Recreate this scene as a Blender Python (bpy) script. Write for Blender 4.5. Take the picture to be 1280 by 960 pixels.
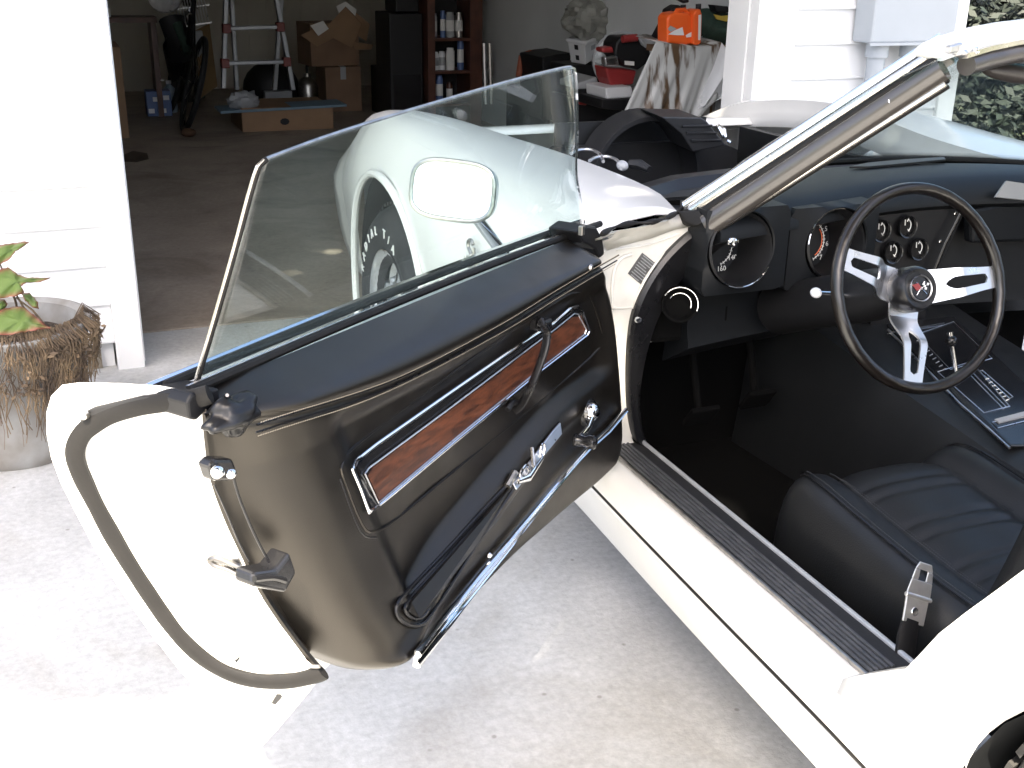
import bpy, bmesh, math, random
from mathutils import Vector, Matrix, noise
random.seed(7)
R = math.radians
scene = bpy.context.scene
for o in list(bpy.data.objects):
    bpy.data.objects.remove(o)

# ------------------------------------------------------------------ camera
FPX = 1410.0                        # focal length in pixels of the 1280 px wide photograph
def _n(v): return v.normalized()
_F = _n(Vector((-605, -555, FPX)))
_D = Vector((-56, 3695, FPX)); _D = _n(_D - _F * _F.dot(_D))
_U = -_D
_Rr = _F.cross(_U)
if _Rr.x < 0: _Rr = -_Rr
CAMP = Vector((0, 0, 1.30))
def w2(v): return Vector((_Rr.dot(v), _F.dot(v), _U.dot(v)))   # camera axes -> world axes
cam_d = bpy.data.cameras.new('camera')
cam_d.sensor_width = 36.0
cam_d.lens = FPX / 1280 * 36.0
cam_d.clip_start = 0.02
cam_d.clip_end = 2000
cam = bpy.data.objects.new('camera', cam_d)
cx, cy, cz = w2(Vector((1, 0, 0))), w2(Vector((0, -1, 0))), w2(Vector((0, 0, -1)))
cam.matrix_world = Matrix(((cx.x, cy.x, cz.x, CAMP.x), (cx.y, cy.y, cz.y, CAMP.y), (cx.z, cy.z, cz.z, CAMP.z), (0, 0, 0, 1)))
scene.collection.objects.link(cam)
scene.camera = cam

# ------------------------------------------------------------------ light
SUN = Vector((-0.35, -0.62, 1.0)).normalized()     # towards the sun: behind the photographer, a little left
world = bpy.data.worlds.new('World')
scene.world = world
world.use_nodes = True
nt = world.node_tree
sky = nt.nodes.new('ShaderNodeTexSky')
sky.sky_type = 'NISHITA'
sky.sun_disc = False
sky.sun_elevation = math.asin(SUN.z)
sky.sun_rotation = math.atan2(SUN.x, SUN.y)
sky.air_density = .9
sky.dust_density = 5.0
bg = nt.nodes['Background']
bg.inputs[1].default_value = 0.105
nt.links.new(sky.outputs[0], bg.inputs[0])
sl = bpy.data.lights.new('sun', 'SUN')
sl.energy = 5.0
sl.angle = R(0.53)
sl.color = (1.0, 0.90, 0.75)
so = bpy.data.objects.new('sun', sl)
so.rotation_euler = SUN.to_track_quat('Z', 'Y').to_euler()
so.location = (6, 8, 14)
scene.collection.objects.link(so)
scene.view_settings.view_transform = 'Standard'
scene.view_settings.look = 'None'
scene.view_settings.gamma = 1.0
scene.view_settings.exposure = 2.62
scene.cycles.max_bounces = 12
scene.cycles.caustics_reflective = False
scene.cycles.transparent_max_bounces = 16

# ------------------------------------------------------------------ pixel rays onto real planes (photograph pixels)
def ray(px, py): return w2(Vector((px - 640, py - 480, FPX)))
def onz(px, py, z):
    d = ray(px, py); return CAMP + d * ((z - CAMP.z) / d.z)
def onx(px, py, x):
    d = ray(px, py); return CAMP + d * ((x - CAMP.x) / d.x)
def ony(px, py, y):
    d = ray(px, py); return CAMP + d * ((y - CAMP.y) / d.y)
def ondep(px, py, dep): return CAMP + ray(px, py) * (dep / FPX)
def depth(p): return (w2(Vector((0, 0, 1)))).dot(Vector(p) - CAMP)

# ------------------------------------------------------------------ mesh helpers
class MB:
    def __init__(s): s.v = []; s.f = []; s.a = None
    def add(s, vs, fs):
        k = len(s.v); s.v += [Vector(p) for p in vs]; s.f += [tuple(i + k for i in f) for f in fs]; return s
    def box(s, lo, hi):
        (a, b, c), (d, e, f) = lo, hi
        return s.add([(a, b, c), (d, b, c), (d, e, c), (a, e, c), (a, b, f), (d, b, f), (d, e, f), (a, e, f)],
                     [(0, 3, 2, 1), (4, 5, 6, 7), (0, 1, 5, 4), (1, 2, 6, 5), (2, 3, 7, 6), (3, 0, 4, 7)])
    def obox(s, c, ax, h):          # centre, three axes, half sizes
        c = Vector(c); A = [Vector(q).normalized() * w for q, w in zip(ax, h)]
        P = [c + A[0] * i + A[1] * j + A[2] * k for k in (-1, 1) for i, j in ((-1, -1), (1, -1), (1, 1), (-1, 1))]
        return s.add(P, [(0, 3, 2, 1), (4, 5, 6, 7), (0, 1, 5, 4), (1, 2, 6, 5), (2, 3, 7, 6), (3, 0, 4, 7)])
    def prism(s, poly, ext):        # planar polygon extruded by a vector
        n = len(poly); e = Vector(ext); P = [Vector(p) for p in poly]
        return s.add(P + [p + e for p in P], [tuple(range(n)), tuple(range(2 * n - 1, n - 1, -1))] +
                     [(i, n + i, n + (i + 1) % n, (i + 1) % n) for i in range(n)])
    def loft(s, secs, closed=False, cap=False):
        m = len(secs[0]); vs = [p for q in secs for p in q]; fs = []
        for i in range(len(secs) - 1):
            for j in range(m if closed else m - 1):
                j2 = (j + 1) % m
                fs.append((i * m + j, i * m + j2, (i + 1) * m + j2, (i + 1) * m + j))
        if cap:
            fs.append(tuple(range(m - 1, -1, -1))); k = (len(secs) - 1) * m; fs.append(tuple(range(k, k + m)))
        return s.add(vs, fs)
    def tube(s, path, r, n=8, closed=False, cap=True, flat=1.0, up=None):
        P = [Vector(p) for p in path]; N = len(P)
        rr = r if isinstance(r, (list, tuple)) else [r] * N
        secs = []; prev = None
        for i in range(N):
            if closed: t = P[(i + 1) % N] - P[i - 1]
            else: t = P[min(i + 1, N - 1)] - P[max(i - 1, 0)]
            t = t.normalized() if t.length > 1e-9 else Vector((0, 0, 1))
            if prev is None:
                a = Vector(up) if up else (Vector((0, 0, 1)) if abs(t.z) < .9 else Vector((1, 0, 0)))
            else: a = prev
            a = (a - t * a.dot(t))
            if a.length < 1e-6: a = t.orthogonal()
            a.normalize(); prev = a; b = t.cross(a)
            secs.append([P[i] + a * (math.cos(2 * math.pi * k / n) * rr[i] * flat) + b * (math.sin(2 * math.pi * k / n) * rr[i]) for k in range(n)])
        if closed: secs.append(secs[0]); return s.loft(secs, True, False)
        return s.loft(secs, True, cap)
    def lathe(s, prof, o, axis, n=24, ref=None, cap=False):  # prof: (radius, along axis)
        ax = Vector(axis).normalized(); o = Vector(o)
        e = Vector(ref) if ref else ax.orthogonal(); e = (e - ax * e.dot(ax)).normalized(); g = ax.cross(e)
        secs = [[o + ax * h + (e * math.cos(2 * math.pi * k / n) + g * math.sin(2 * math.pi * k / n)) * r for k in range(n)] for r, h in prof]
        return s.loft(secs, True, cap)
    def grid(s, fn, nu, nv):
        return s.loft([[fn(i / nu, j / nv) for j in range(nv + 1)] for i in range(nu + 1)])
    def ball(s, c, rx, ry, rz, nu=16, nv=10, ax=None):
        c = Vector(c); ax = ax or (Vector((1, 0, 0)), Vector((0, 1, 0)), Vector((0, 0, 1)))
        def fn(a, b):
            th = a * 2 * math.pi; ph = (b - .5) * math.pi * .998
            return c + ax[0] * (rx * math.cos(th) * math.cos(ph)) + ax[1] * (ry * math.sin(th) * math.cos(ph)) + ax[2] * (rz * math.sin(ph))
        return s.grid(fn, nu, nv)
    def build(s, name, mat, parent=None, smooth=False, bevel=0, seg=2, solid=0, sub=0, org=None, ang=40, **tags):
        if parent is not None: org = ORG[parent.name]
        elif org is None:
            lo = [min(v[k] for v in s.v) for k in range(3)]; hi = [max(v[k] for v in s.v) for k in range(3)]
            org = Vector(((lo[0] + hi[0]) / 2, (lo[1] + hi[1]) / 2, lo[2]))
        org = Vector(org)
        me = bpy.data.meshes.new(name)
        me.from_pydata([v - org for v in s.v], [], s.f)
        bm = bmesh.new(); bm.from_mesh(me)
        bmesh.ops.remove_doubles(bm, verts=bm.verts, dist=1e-6)
        bmesh.ops.recalc_face_normals(bm, faces=bm.faces)
        bm.to_mesh(me); bm.free()
        if smooth:
            me.polygons.foreach_set('use_smooth', [True] * len(me.polygons))
            if ang: me.set_sharp_from_angle(angle=R(ang))
        me.materials.append(mat)
        o = bpy.data.objects.new(name, me)
        scene.collection.objects.link(o)
        if parent is not None: o.parent = parent
        else: o.location = org
        ORG[o.name] = org
        if solid:
            m = o.modifiers.new('thickness', 'SOLIDIFY'); m.thickness = solid; m.offset = 0
        if bevel:
            m = o.modifiers.new('bevel', 'BEVEL'); m.width = bevel; m.segments = seg; m.limit_method = 'ANGLE'; m.angle_limit = R(35)
        if sub:
            m = o.modifiers.new('sub', 'SUBSURF'); m.levels = sub; m.render_levels = sub
        for k, v in tags.items(): o[k] = v
        return o
ORG = {}
def thing(name, loc, label, category, group=None):
    o = bpy.data.objects.new(name, None); o.empty_display_size = .1
    scene.collection.objects.link(o); o.location = loc; ORG[o.name] = Vector(loc)
    o['label'] = label; o['category'] = category
    if group: o['group'] = group
    return o
def catmull(pts, n=6, closed=False):
    P = [Vector(p) for p in pts]; out = []; N = len(P)
    rng = range(N) if closed else range(N - 1)
    for i in rng:
        if closed: a, b, c, d = P[i - 1], P[i], P[(i + 1) % N], P[(i + 2) % N]
        else: a, b, c, d = P[max(i - 1, 0)], P[i], P[i + 1], P[min(i + 2, N - 1)]
        for k in range(n):
            t = k / n
            out.append(.5 * ((2 * b) + (c - a) * t + (2 * a - 5 * b + 4 * c - d) * t * t + (3 * b - a - 3 * c + d) * t ** 3))
    if not closed: out.append(P[-1])
    return out
def sm(a, b, x):
    t = min(1, max(0, (x - a) / (b - a))); return t * t * (3 - 2 * t)
def lerp(a, b, t): return a + (b - a) * t
def pl(xs, ys, x):                  # piecewise linear table, xs ascending
    if x <= xs[0]: return ys[0]
    for i in range(len(xs) - 1):
        if x <= xs[i + 1]: return lerp(ys[i], ys[i + 1], (x - xs[i]) / (xs[i + 1] - xs[i]))
    return ys[-1]
def ps(xs, ys, x):                  # the same, smooth
    if x <= xs[0]: return ys[0]
    for i in range(len(xs) - 1):
        if x <= xs[i + 1]:
            t = (x - xs[i]) / (xs[i + 1] - xs[i])
            m0 = (ys[i + 1] - ys[i - 1]) / (xs[i + 1] - xs[i - 1]) if i else (ys[1] - ys[0]) / (xs[1] - xs[0])
            m1 = (ys[i + 2] - ys[i]) / (xs[i + 2] - xs[i]) if i + 2 < len(xs) else (ys[-1] - ys[-2]) / (xs[-1] - xs[-2])
            h = xs[i + 1] - xs[i]
            return (2*t**3-3*t*t+1)*ys[i] + (t**3-2*t*t+t)*h*m0 + (-2*t**3+3*t*t)*ys[i+1] + (t**3-t*t)*h*m1
    return ys[-1]
def resample(path, n):
    P = [Vector(p) for p in path]; L = [0]
    for a, b in zip(P, P[1:]): L.append(L[-1] + (b - a).length)
    out = []
    for k in range(n):
        d = L[-1] * k / (n - 1)
        for i in range(len(P) - 1):
            if d <= L[i + 1] + 1e-12:
                t = (d - L[i]) / max(1e-12, L[i + 1] - L[i]); out.append(P[i].lerp(P[i + 1], t)); break
        else: out.append(P[-1].copy())
    return out
def text(name, string, size, mat, parent, mtx, ext=.0006, shear=0, **tags):
    cu = bpy.data.curves.new(name, 'FONT'); cu.body = string; cu.size = size; cu.extrude = ext; cu.shear = shear
    cu.align_x = 'CENTER'; cu.align_y = 'CENTER'; cu.resolution_u = 2
    t = bpy.data.objects.new(name + '_tmp', cu); scene.collection.objects.link(t)
    bpy.context.view_layer.update()
    me = bpy.data.meshes.new_from_object(t.evaluated_get(bpy.context.evaluated_depsgraph_get()))
    bpy.data.objects.remove(t); bpy.data.curves.remove(cu)
    mb = MB(); mb.add([mtx @ v.co for v in me.vertices], [tuple(p.vertices) for p in me.polygons]); bpy.data.meshes.remove(me)
    if mat is None: return mb
    return mb.build(name, mat, parent, **tags)
def frame(o, x, y):                 # matrix with its x and y axes, z out of the plane
    x = Vector(x).normalized(); y = Vector(y); y = (y - x * y.dot(x)).normalized(); z = x.cross(y); o = Vector(o)
    return Matrix(((x.x, y.x, z.x, o.x), (x.y, y.y, z.y, o.y), (x.z, y.z, z.z, o.z), (0, 0, 0, 1)))

# ------------------------------------------------------------------ materials
def mat(name, col, rough=.5, metal=0, vary=0, vscale=6, bump=0, bscale=200, coat=0, col2=None, spec=.5, detail=4, trans=0, bdist=.002, rvary=0):
    m = bpy.data.materials.new(name); m.use_nodes = True; t = m.node_tree
    b = t.nodes['Principled BSDF']
    b.inputs['Base Color'].default_value = (*col, 1); b.inputs['Roughness'].default_value = rough
    b.inputs['Metallic'].default_value = metal; b.inputs['Coat Weight'].default_value = coat; b.inputs['Coat Roughness'].default_value = .06
    b.inputs['Specular IOR Level'].default_value = spec
    if trans: b.inputs['Transmission Weight'].default_value = trans
    tc = t.nodes.new('ShaderNodeTexCoord')
    if vary or col2 or rvary:
        nz = t.nodes.new('ShaderNodeTexNoise'); nz.inputs['Scale'].default_value = vscale; nz.inputs['Detail'].default_value = detail
        t.links.new(tc.outputs['Object'], nz.inputs['Vector'])
    if vary or col2:
        rp = t.nodes.new('ShaderNodeValToRGB')
        rp.color_ramp.elements[0].position = .35; rp.color_ramp.elements[1].position = .68
        c2 = col2 or tuple(c * (1 - vary) for c in col)
        rp.color_ramp.elements[0].color = (*c2, 1); rp.color_ramp.elements[1].color = (*col, 1)
        t.links.new(nz.outputs['Fac'], rp.inputs[0]); t.links.new(rp.outputs[0], b.inputs['Base Color'])
    if rvary:
        mr = t.nodes.new('ShaderNodeMapRange'); mr.inputs[1].default_value = .3; mr.inputs[2].default_value = .7
        mr.inputs[3].default_value = max(0, rough - rvary); mr.inputs[4].default_value = rough + rvary
        t.links.new(nz.outputs['Fac'], mr.inputs[0]); t.links.new(mr.outputs[0], b.inputs['Roughness'])
    if bump:
        n2 = t.nodes.new('ShaderNodeTexNoise'); n2.inputs['Scale'].default_value = bscale; n2.inputs['Detail'].default_value = 3
        t.links.new(tc.outputs['Object'], n2.inputs['Vector'])
        bp = t.nodes.new('ShaderNodeBump'); bp.inputs['Strength'].default_value = bump; bp.inputs['Distance'].default_value = bdist
        t.links.new(n2.outputs['Fac'], bp.inputs['Height']); t.links.new(bp.outputs[0], b.inputs['Normal'])
    return m
M = {}
M['paint'] = mat('white_car_paint', (.72, .715, .685), .32, coat=.6, vary=.04, vscale=9, bump=.03, bscale=60)
M['jamb'] = mat('aged_white_paint', (.74, .72, .66), .42, coat=.15, vary=.22, vscale=14, bump=.12, bscale=90)
M['vinyl'] = mat('black_vinyl', (.0038, .0031, .0026), .37, spec=.66, bump=.28, bscale=900, bdist=.0008, rvary=.06, vscale=18)
M['vinyl'].node_tree.nodes['Principled BSDF'].inputs['Specular Tint'].default_value = (1, .93, .83, 1)   # brown sheen of the sunlit ground put into tint and base colour
M['vinyl2'] = mat('black_smooth_vinyl', (.008, .008, .009), .30, spec=.4, bump=.12, bscale=500, bdist=.0008, rvary=.06, vscale=14)
M['pad'] = mat('dash_vinyl', (.0065, .0075, .009), .5, spec=.25, bump=.3, bscale=700, bdist=.0008)
M['leather'] = mat('black_leather', (.009, .0095, .010), .46, spec=.42, bump=.35, bscale=420, bdist=.001, rvary=.08, vscale=10)
M['rubber'] = mat('black_rubber', (.011, .011, .012), .6, bump=.2, bscale=220, vary=.3, vscale=30)
M['ribrubber'] = mat('sheen_rib_rubber', (.075, .078, .084), .36, bump=.1, bscale=200, vary=.3, vscale=40)  # paler than the plate: sky caught on the ribs is put into the colour
M['seal'] = mat('weatherstrip_rubber', (.008, .0072, .0066), .6, spec=.3, bump=.2, bscale=160, vary=.35, vscale=20)
M['black'] = mat('satin_black', (.012, .012, .013), .45, bump=.1, bscale=200)
M['blackgloss'] = mat('gloss_black', (.010, .010, .011), .18, bump=.04, bscale=120)
M['carpet'] = mat('black_carpet', (.0025, .0025, .0025), .95, bump=.8, bscale=900, spec=.1)
M['chrome'] = mat('chrome', (.86, .86, .87), .07, 1, rvary=.05, vscale=30)
M['brushed'] = mat('brushed_metal', (.72, .74, .78), .34, 1, bump=.05, bscale=300, rvary=.08, vscale=60)
M['alu'] = mat('worn_aluminium', (.62, .62, .63), .35, 1, vary=.2, vscale=25, rvary=.12)
M['silverpaint'] = mat('satin_silver_trim', (.66, .62, .56), .24, .85, vary=.12, vscale=25, rvary=.08)
M['dullalu'] = mat('dull_aluminium', (.30, .31, .32), .45, .7, vary=.2, vscale=12)
M['darkred'] = mat('dark_red_plastic', (.14, .025, .02), .5)
M['darksteel'] = mat('dark_steel', (.22, .21, .20), .3, 1, vary=.3, vscale=50)
M['steel'] = mat('old_steel', (.5, .48, .45), .35, 1, vary=.3, vscale=60)
M['pillarvinyl'] = mat('pillar_vinyl', (.055, .049, .044), .24, bump=.06, bscale=300, coat=.6)
M['trimdark'] = mat('dark_header_vinyl', (.045, .040, .038), .36, bump=.2, bscale=500)
M['siding'] = mat('white_vinyl_siding', (.70, .705, .71), .45, vary=.03, vscale=3, bump=.08, bscale=40)
M['trimwhite'] = mat('white_trim_board', (.80, .80, .79), .42, vary=.05, vscale=5, bump=.06, bscale=30)
M['greybox'] = mat('grey_painted_metal', (.36, .39, .42), .4, vary=.06, vscale=8, bump=.05, bscale=60)
M['wallin'] = mat('unpainted_drywall', (.66, .68, .68), .8, vary=.15, vscale=1.2, bump=.1, bscale=60)
M['panelin'] = mat('beige_wall_panel', (.50, .47, .40), .7, vary=.15, vscale=1.5)
M['foundation'] = mat('foundation_block', (.26, .235, .19), .9, vary=.4, vscale=14, bump=.6, bscale=70)
M['card'] = mat('cardboard', (.30, .185, .105), .8, vary=.12, vscale=8)
M['card2'] = mat('dark_cardboard', (.23, .14, .085), .8, vary=.2, vscale=5)
M['orange'] = mat('orange_plastic', (.80, .12, .02), .35)
M['redp'] = mat('red_plastic', (.27, .028, .028), .4, vary=.1)
M['green'] = mat('dark_green_canvas', (.03, .062, .045), .8, vary=.4, vscale=30, bump=.4, bscale=120)
M['blueboard'] = mat('blue_board', (.16, .25, .32), .6, vary=.2, vscale=6)
M['bluepack'] = mat('blue_package', (.09, .15, .33), .4, vary=.15, vscale=14)
M['whitep'] = mat('white_plastic', (.72, .73, .74), .4, vary=.08, vscale=10)
M['greyp'] = mat('grey_plastic', (.34, .35, .36), .5, vary=.1, vscale=10)
M['paper'] = mat('white_paper', (.78, .77, .74), .8, vary=.1, vscale=10)
M['darkwood'] = mat('dark_brown_wood', (.10, .035, .02), .45, vary=.4, vscale=9, bump=.1, bscale=60)
M['orangewood'] = mat('orange_painted_steel', (.35, .10, .05), .5, vary=.3, vscale=20)
M['yellow'] = mat('yellow_trim', (.55, .40, .06), .6)
M['blackp'] = mat('black_plastic', (.008, .008, .009), .5, spec=.35, bump=.08, bscale=90)
M['dial'] = mat('dial_face', (.010, .011, .013), .35)
M['dialwhite'] = mat('dial_white', (.75, .75, .72), .5)
M['dialred'] = mat('dial_orange', (.75, .16, .05), .5)
M['terracotta'] = mat('cement_planter', (.30, .30, .29), .85, col2=(.20, .185, .165), vscale=11, bump=.5, bscale=45)
M['soil'] = mat('potting_soil', (.05, .038, .028), 1, vary=.5, vscale=40, bump=1, bscale=90, bdist=.01)
M['stem'] = mat('dead_stems', (.22, .155, .09), .85, col2=(.075, .052, .035), vscale=16)
M['bark'] = mat('bark', (.10, .075, .055), .9, vary=.4, vscale=20, bump=.6, bscale=60)
M['leafgreen'] = mat('hedge_leaf', (.010, .018, .010), .7, col2=(.005, .009, .006), vscale=4)
M['tyre'] = mat('tyre_rubber', (.012, .012, .013), .62, vary=.3, vscale=18, bump=.2, bscale=150)
M['dusty'] = mat('dusty_tyre_rubber', (.045, .042, .036), .75, col2=(.022, .021, .020), vscale=26, bump=.4, bscale=120)
M['bay'] = mat('engine_bay_black', (.007, .008, .009), .5, vary=.3, vscale=8, bump=.15, bscale=40)
M['shroud'] = mat('fan_shroud_plastic', (.014, .0145, .016), .42, bump=.15, bscale=160, vary=.2, vscale=10)
M['mirror'] = mat('mirror_glass', (.92, .93, .93), .015, 1)
M['roof'] = mat('roof_shingle', (.10, .095, .09), .9, vary=.3, vscale=4, bump=.5, bscale=30)

def wood_mat():
    m = mat('walnut_woodgrain', (.15, .046, .02), .38, bump=.12, bscale=300); t = m.node_tree; b = t.nodes['Principled BSDF']
    tc = t.nodes.new('ShaderNodeTexCoord'); mp = t.nodes.new('ShaderNodeMapping')
    mp.inputs['Rotation'].default_value = (0, 0, R(-36.87)); m2 = t.nodes.new('ShaderNodeMapping'); m2.inputs['Scale'].default_value = (30, 60, 120); t.links.new(mp.outputs[0], m2.inputs[0])
    nz = t.nodes.new('ShaderNodeTexNoise'); nz.inputs['Scale'].default_value = 1; nz.inputs['Detail'].default_value = 6; nz.inputs['Distortion'].default_value = .6
    rp = t.nodes.new('ShaderNodeValToRGB'); e = rp.color_ramp.elements
    e[0].position = .34; e[0].color = (.032, .011, .006, 1); e[1].position = .66; e[1].color = (.105, .034, .016, 1)
    t.links.new(tc.outputs['Object'], mp.inputs[0]); t.links.new(m2.outputs[0], nz.inputs['Vector'])
    t.links.new(nz.outputs['Fac'], rp.inputs[0]); t.links.new(rp.outputs[0], b.inputs['Base Color'])
    b.inputs['Coat Weight'].default_value = .3
    return m
M['wood'] = wood_mat()
def concrete_mat(name, c_hi, c_lo, c_stain, scale=1.0, rough=.85, stain=.5):
    m = bpy.data.materials.new(name); m.use_nodes = True; t = m.node_tree; b = t.nodes['Principled BSDF']
    tc = t.nodes.new('ShaderNodeTexCoord')
    def nz(s, d, dist=0):
        n = t.nodes.new('ShaderNodeTexNoise'); n.inputs['Scale'].default_value = s * scale; n.inputs['Detail'].default_value = d
        n.inputs['Roughness'].default_value = .62; n.inputs['Distortion'].default_value = dist
        t.links.new(tc.outputs['Object'], n.inputs['Vector']); return n
    def ramp(n, p0, p1, c0, c1):
        r = t.nodes.new('ShaderNodeValToRGB'); e = r.color_ramp.elements
        e[0].position = p0; e[1].position = p1; e[0].color = (*c0, 1); e[1].color = (*c1, 1)
        t.links.new(n.outputs['Fac'], r.inputs[0]); return r
    def mix(fac, a, c, mode='MIX'):
        x = t.nodes.new('ShaderNodeMix'); x.data_type = 'RGBA'; x.blend_type = mode
        if isinstance(fac, float): x.inputs[0].default_value = fac
        else: t.links.new(fac, x.inputs[0])
        t.links.new(a, x.inputs[6]); t.links.new(c, x.inputs[7]); return x.outputs[2]
    base = ramp(nz(3.2, 9, .4), .36, .66, c_lo, c_hi)
    st = ramp(nz(2.1, 8, 1.2), .50, .70, (0, 0, 0), (stain,) * 3)
    sc = t.nodes.new('ShaderNodeRGB'); sc.outputs[0].default_value = (*c_stain, 1)
    col = mix(st.outputs[0], base.outputs[0], sc.outputs[0])
    fine = ramp(nz(60, 5), .30, .75, (.80,) * 3, (1.08,) * 3)
    col = mix(1.0, col, fine.outputs[0], 'MULTIPLY')
    vo = t.nodes.new('ShaderNodeTexVoronoi'); vo.inputs['Scale'].default_value = 11 * scale
    t.links.new(tc.outputs['Object'], vo.inputs['Vector'])
    sp = t.nodes.new('ShaderNodeValToRGB'); e = sp.color_ramp.elements
    e[0].position = .03; e[1].position = .07; e[0].color = (.35, .32, .28, 1); e[1].color = (1, 1, 1, 1)
    t.links.new(vo.outputs['Distance'], sp.inputs[0])
    col = mix(.55, col, mix(1.0, col, sp.outputs[0], 'MULTIPLY'))
    t.links.new(col, b.inputs['Base Color']); b.inputs['Roughness'].default_value = rough
    bp = t.nodes.new('ShaderNodeBump'); bp.inputs['Strength'].default_value = .35; bp.inputs['Distance'].default_value = .004
    t.links.new(nz(90, 6).outputs['Fac'], bp.inputs['Height']); t.links.new(bp.outputs[0], b.inputs['Normal'])
    return m
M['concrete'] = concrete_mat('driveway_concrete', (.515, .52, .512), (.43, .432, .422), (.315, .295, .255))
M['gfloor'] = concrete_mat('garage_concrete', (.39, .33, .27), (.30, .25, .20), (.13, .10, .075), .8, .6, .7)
M['lawn'] = mat('lawn_grass', (.045, .065, .022), .9, col2=(.06, .06, .03), vscale=1.2, bump=.6, bscale=40)
def glass_mat(name, tint, ior=1.5, haze=.0, hazecol=(.8, .9, .9)):
    m = bpy.data.materials.new(name); m.use_nodes = True; t = m.node_tree
    t.nodes.remove(t.nodes['Principled BSDF']); out = t.nodes['Material Output']
    tr = t.nodes.new('ShaderNodeBsdfTransparent'); tr.inputs[0].default_value = (*tint, 1)
    gl = t.nodes.new('ShaderNodeBsdfGlossy'); gl.inputs['Roughness'].default_value = .004; gl.inputs['Color'].default_value = (1, 1, 1, 1)
    fr = t.nodes.new('ShaderNodeFresnel'); ge = t.nodes.new('ShaderNodeNewGeometry')   # thin pane: both faces reflect alike
    io = t.nodes.new('ShaderNodeMapRange'); io.inputs[3].default_value = ior; io.inputs[4].default_value = 1 / ior
    t.links.new(ge.outputs['Backfacing'], io.inputs[0]); t.links.new(io.outputs[0], fr.inputs[0])
    mx = t.nodes.new('ShaderNodeMixShader')
    t.links.new(fr.outputs[0], mx.inputs[0]); t.links.new(tr.outputs[0], mx.inputs[1]); t.links.new(gl.outputs[0], mx.inputs[2])
    last = mx
    if haze:
        df = t.nodes.new('ShaderNodeBsdfDiffuse'); df.inputs[0].default_value = (*hazecol, 1)
        tc = t.nodes.new('ShaderNodeTexCoord'); nz = t.nodes.new('ShaderNodeTexNoise'); nz.inputs['Scale'].default_value = 7; nz.inputs['Detail'].default_value = 8
        t.links.new(tc.outputs['Object'], nz.inputs['Vector'])
        mr = t.nodes.new('ShaderNodeMapRange'); mr.inputs[1].default_value = .35; mr.inputs[2].default_value = .8; mr.inputs[3].default_value = haze * .3; mr.inputs[4].default_value = haze * 1.6
        t.links.new(nz.outputs['Fac'], mr.inputs[0])
        m2 = t.nodes.new('ShaderNodeMixShader'); t.links.new(mr.outputs[0], m2.inputs[0])
        t.links.new(mx.outputs[0], m2.inputs[1]); t.links.new(df.outputs[0], m2.inputs[2]); last = m2
    t.links.new(last.outputs[0], out.inputs[0]); return m
M['glass'] = glass_mat('tinted_side_glass', (.86, .93, .92), 1.5, .018)
M['wglass'] = glass_mat('windshield_glass', (.88, .935, .925), 1.5, .016)
M['shade'] = glass_mat('windshield_shade_band', (.50, .72, .70), 1.5, .12, (.35, .6, .58))
M['clearp'] = glass_mat('clear_plastic', (.86, .88, .86), 1.35, .10)
M['sheet'] = None
def sheet_mat():
    m = mat('dirty_plastic_sheet', (.48, .49, .48), .35, bump=.15, bscale=20); t = m.node_tree; b = t.nodes['Principled BSDF']
    tc = t.nodes.new('ShaderNodeTexCoord'); mp = t.nodes.new('ShaderNodeMapping'); mp.inputs['Scale'].default_value = (16, 6, 3.2)
    nz = t.nodes.new('ShaderNodeTexNoise'); nz.inputs['Scale'].default_value = 1; nz.inputs['Detail'].default_value = 6
    rp = t.nodes.new('ShaderNodeValToRGB'); e = rp.color_ramp.elements
    e[0].position = .43; e[0].color = (.09, .055, .03, 1); e[1].position = .50; e[1].color = (.46, .47, .46, 1)
    t.links.new(tc.outputs['Object'], mp.inputs[0]); t.links.new(mp.outputs[0], nz.inputs['Vector'])
    t.links.new(nz.outputs['Fac'], rp.inputs[0]); t.links.new(rp.outputs[0], b.inputs['Base Color'])
    return m
M['sheet'] = sheet_mat()
def leaf_mat():
    m = mat('coleus_leaf', (.10, .15, .03), .5, bump=.3, bscale=60); t = m.node_tree; b = t.nodes['Principled BSDF']
    at = t.nodes.new('ShaderNodeAttribute'); at.attribute_name = 'edge'
    tc = t.nodes.new('ShaderNodeTexCoord'); nz = t.nodes.new('ShaderNodeTexNoise'); nz.inputs['Scale'].default_value = 22; nz.inputs['Detail'].default_value = 4
    t.links.new(tc.outputs['Object'], nz.inputs['Vector'])
    ad = t.nodes.new('ShaderNodeMath'); ad.operation = 'MULTIPLY_ADD'; ad.inputs[1].default_value = .9; ad.inputs[2].default_value = -.45
    t.links.new(nz.outputs['Fac'], ad.inputs[0])
    a2 = t.nodes.new('ShaderNodeMath'); a2.operation = 'ADD'; t.links.new(at.outputs['Fac'], a2.inputs[0]); t.links.new(ad.outputs[0], a2.inputs[1])
    rp = t.nodes.new('ShaderNodeValToRGB'); e = rp.color_ramp.elements
    e[0].position = .20; e[0].color = (.105, .16, .032, 1); e[1].position = 1.0; e[1].color = (.22, .065, .045, 1)
    t.links.new(a2.outputs[0], rp.inputs[0]); t.links.new(rp.outputs[0], b.inputs['Base Color'])
    b.inputs['Subsurface Weight'].default_value = .0
    return m
M['leaf'] = leaf_mat()

# ================================================================== SETTING
def setting(name, mb, m, **k): return mb.build(name, m, kind='structure', org=(0, 0, 0), **k)
setting('ground', MB().box((-300, -300, -.5), (300, 300, -.06)), M['lawn'])
setting('driveway', MB().box((-9.5, -45, -.2), (8, 4.02, 0)), M['concrete'])
setting('garage_floor', MB().box((-1.9, 4.026, -.2), (3.35, 11.5, .004)), M['gfloor'])

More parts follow.
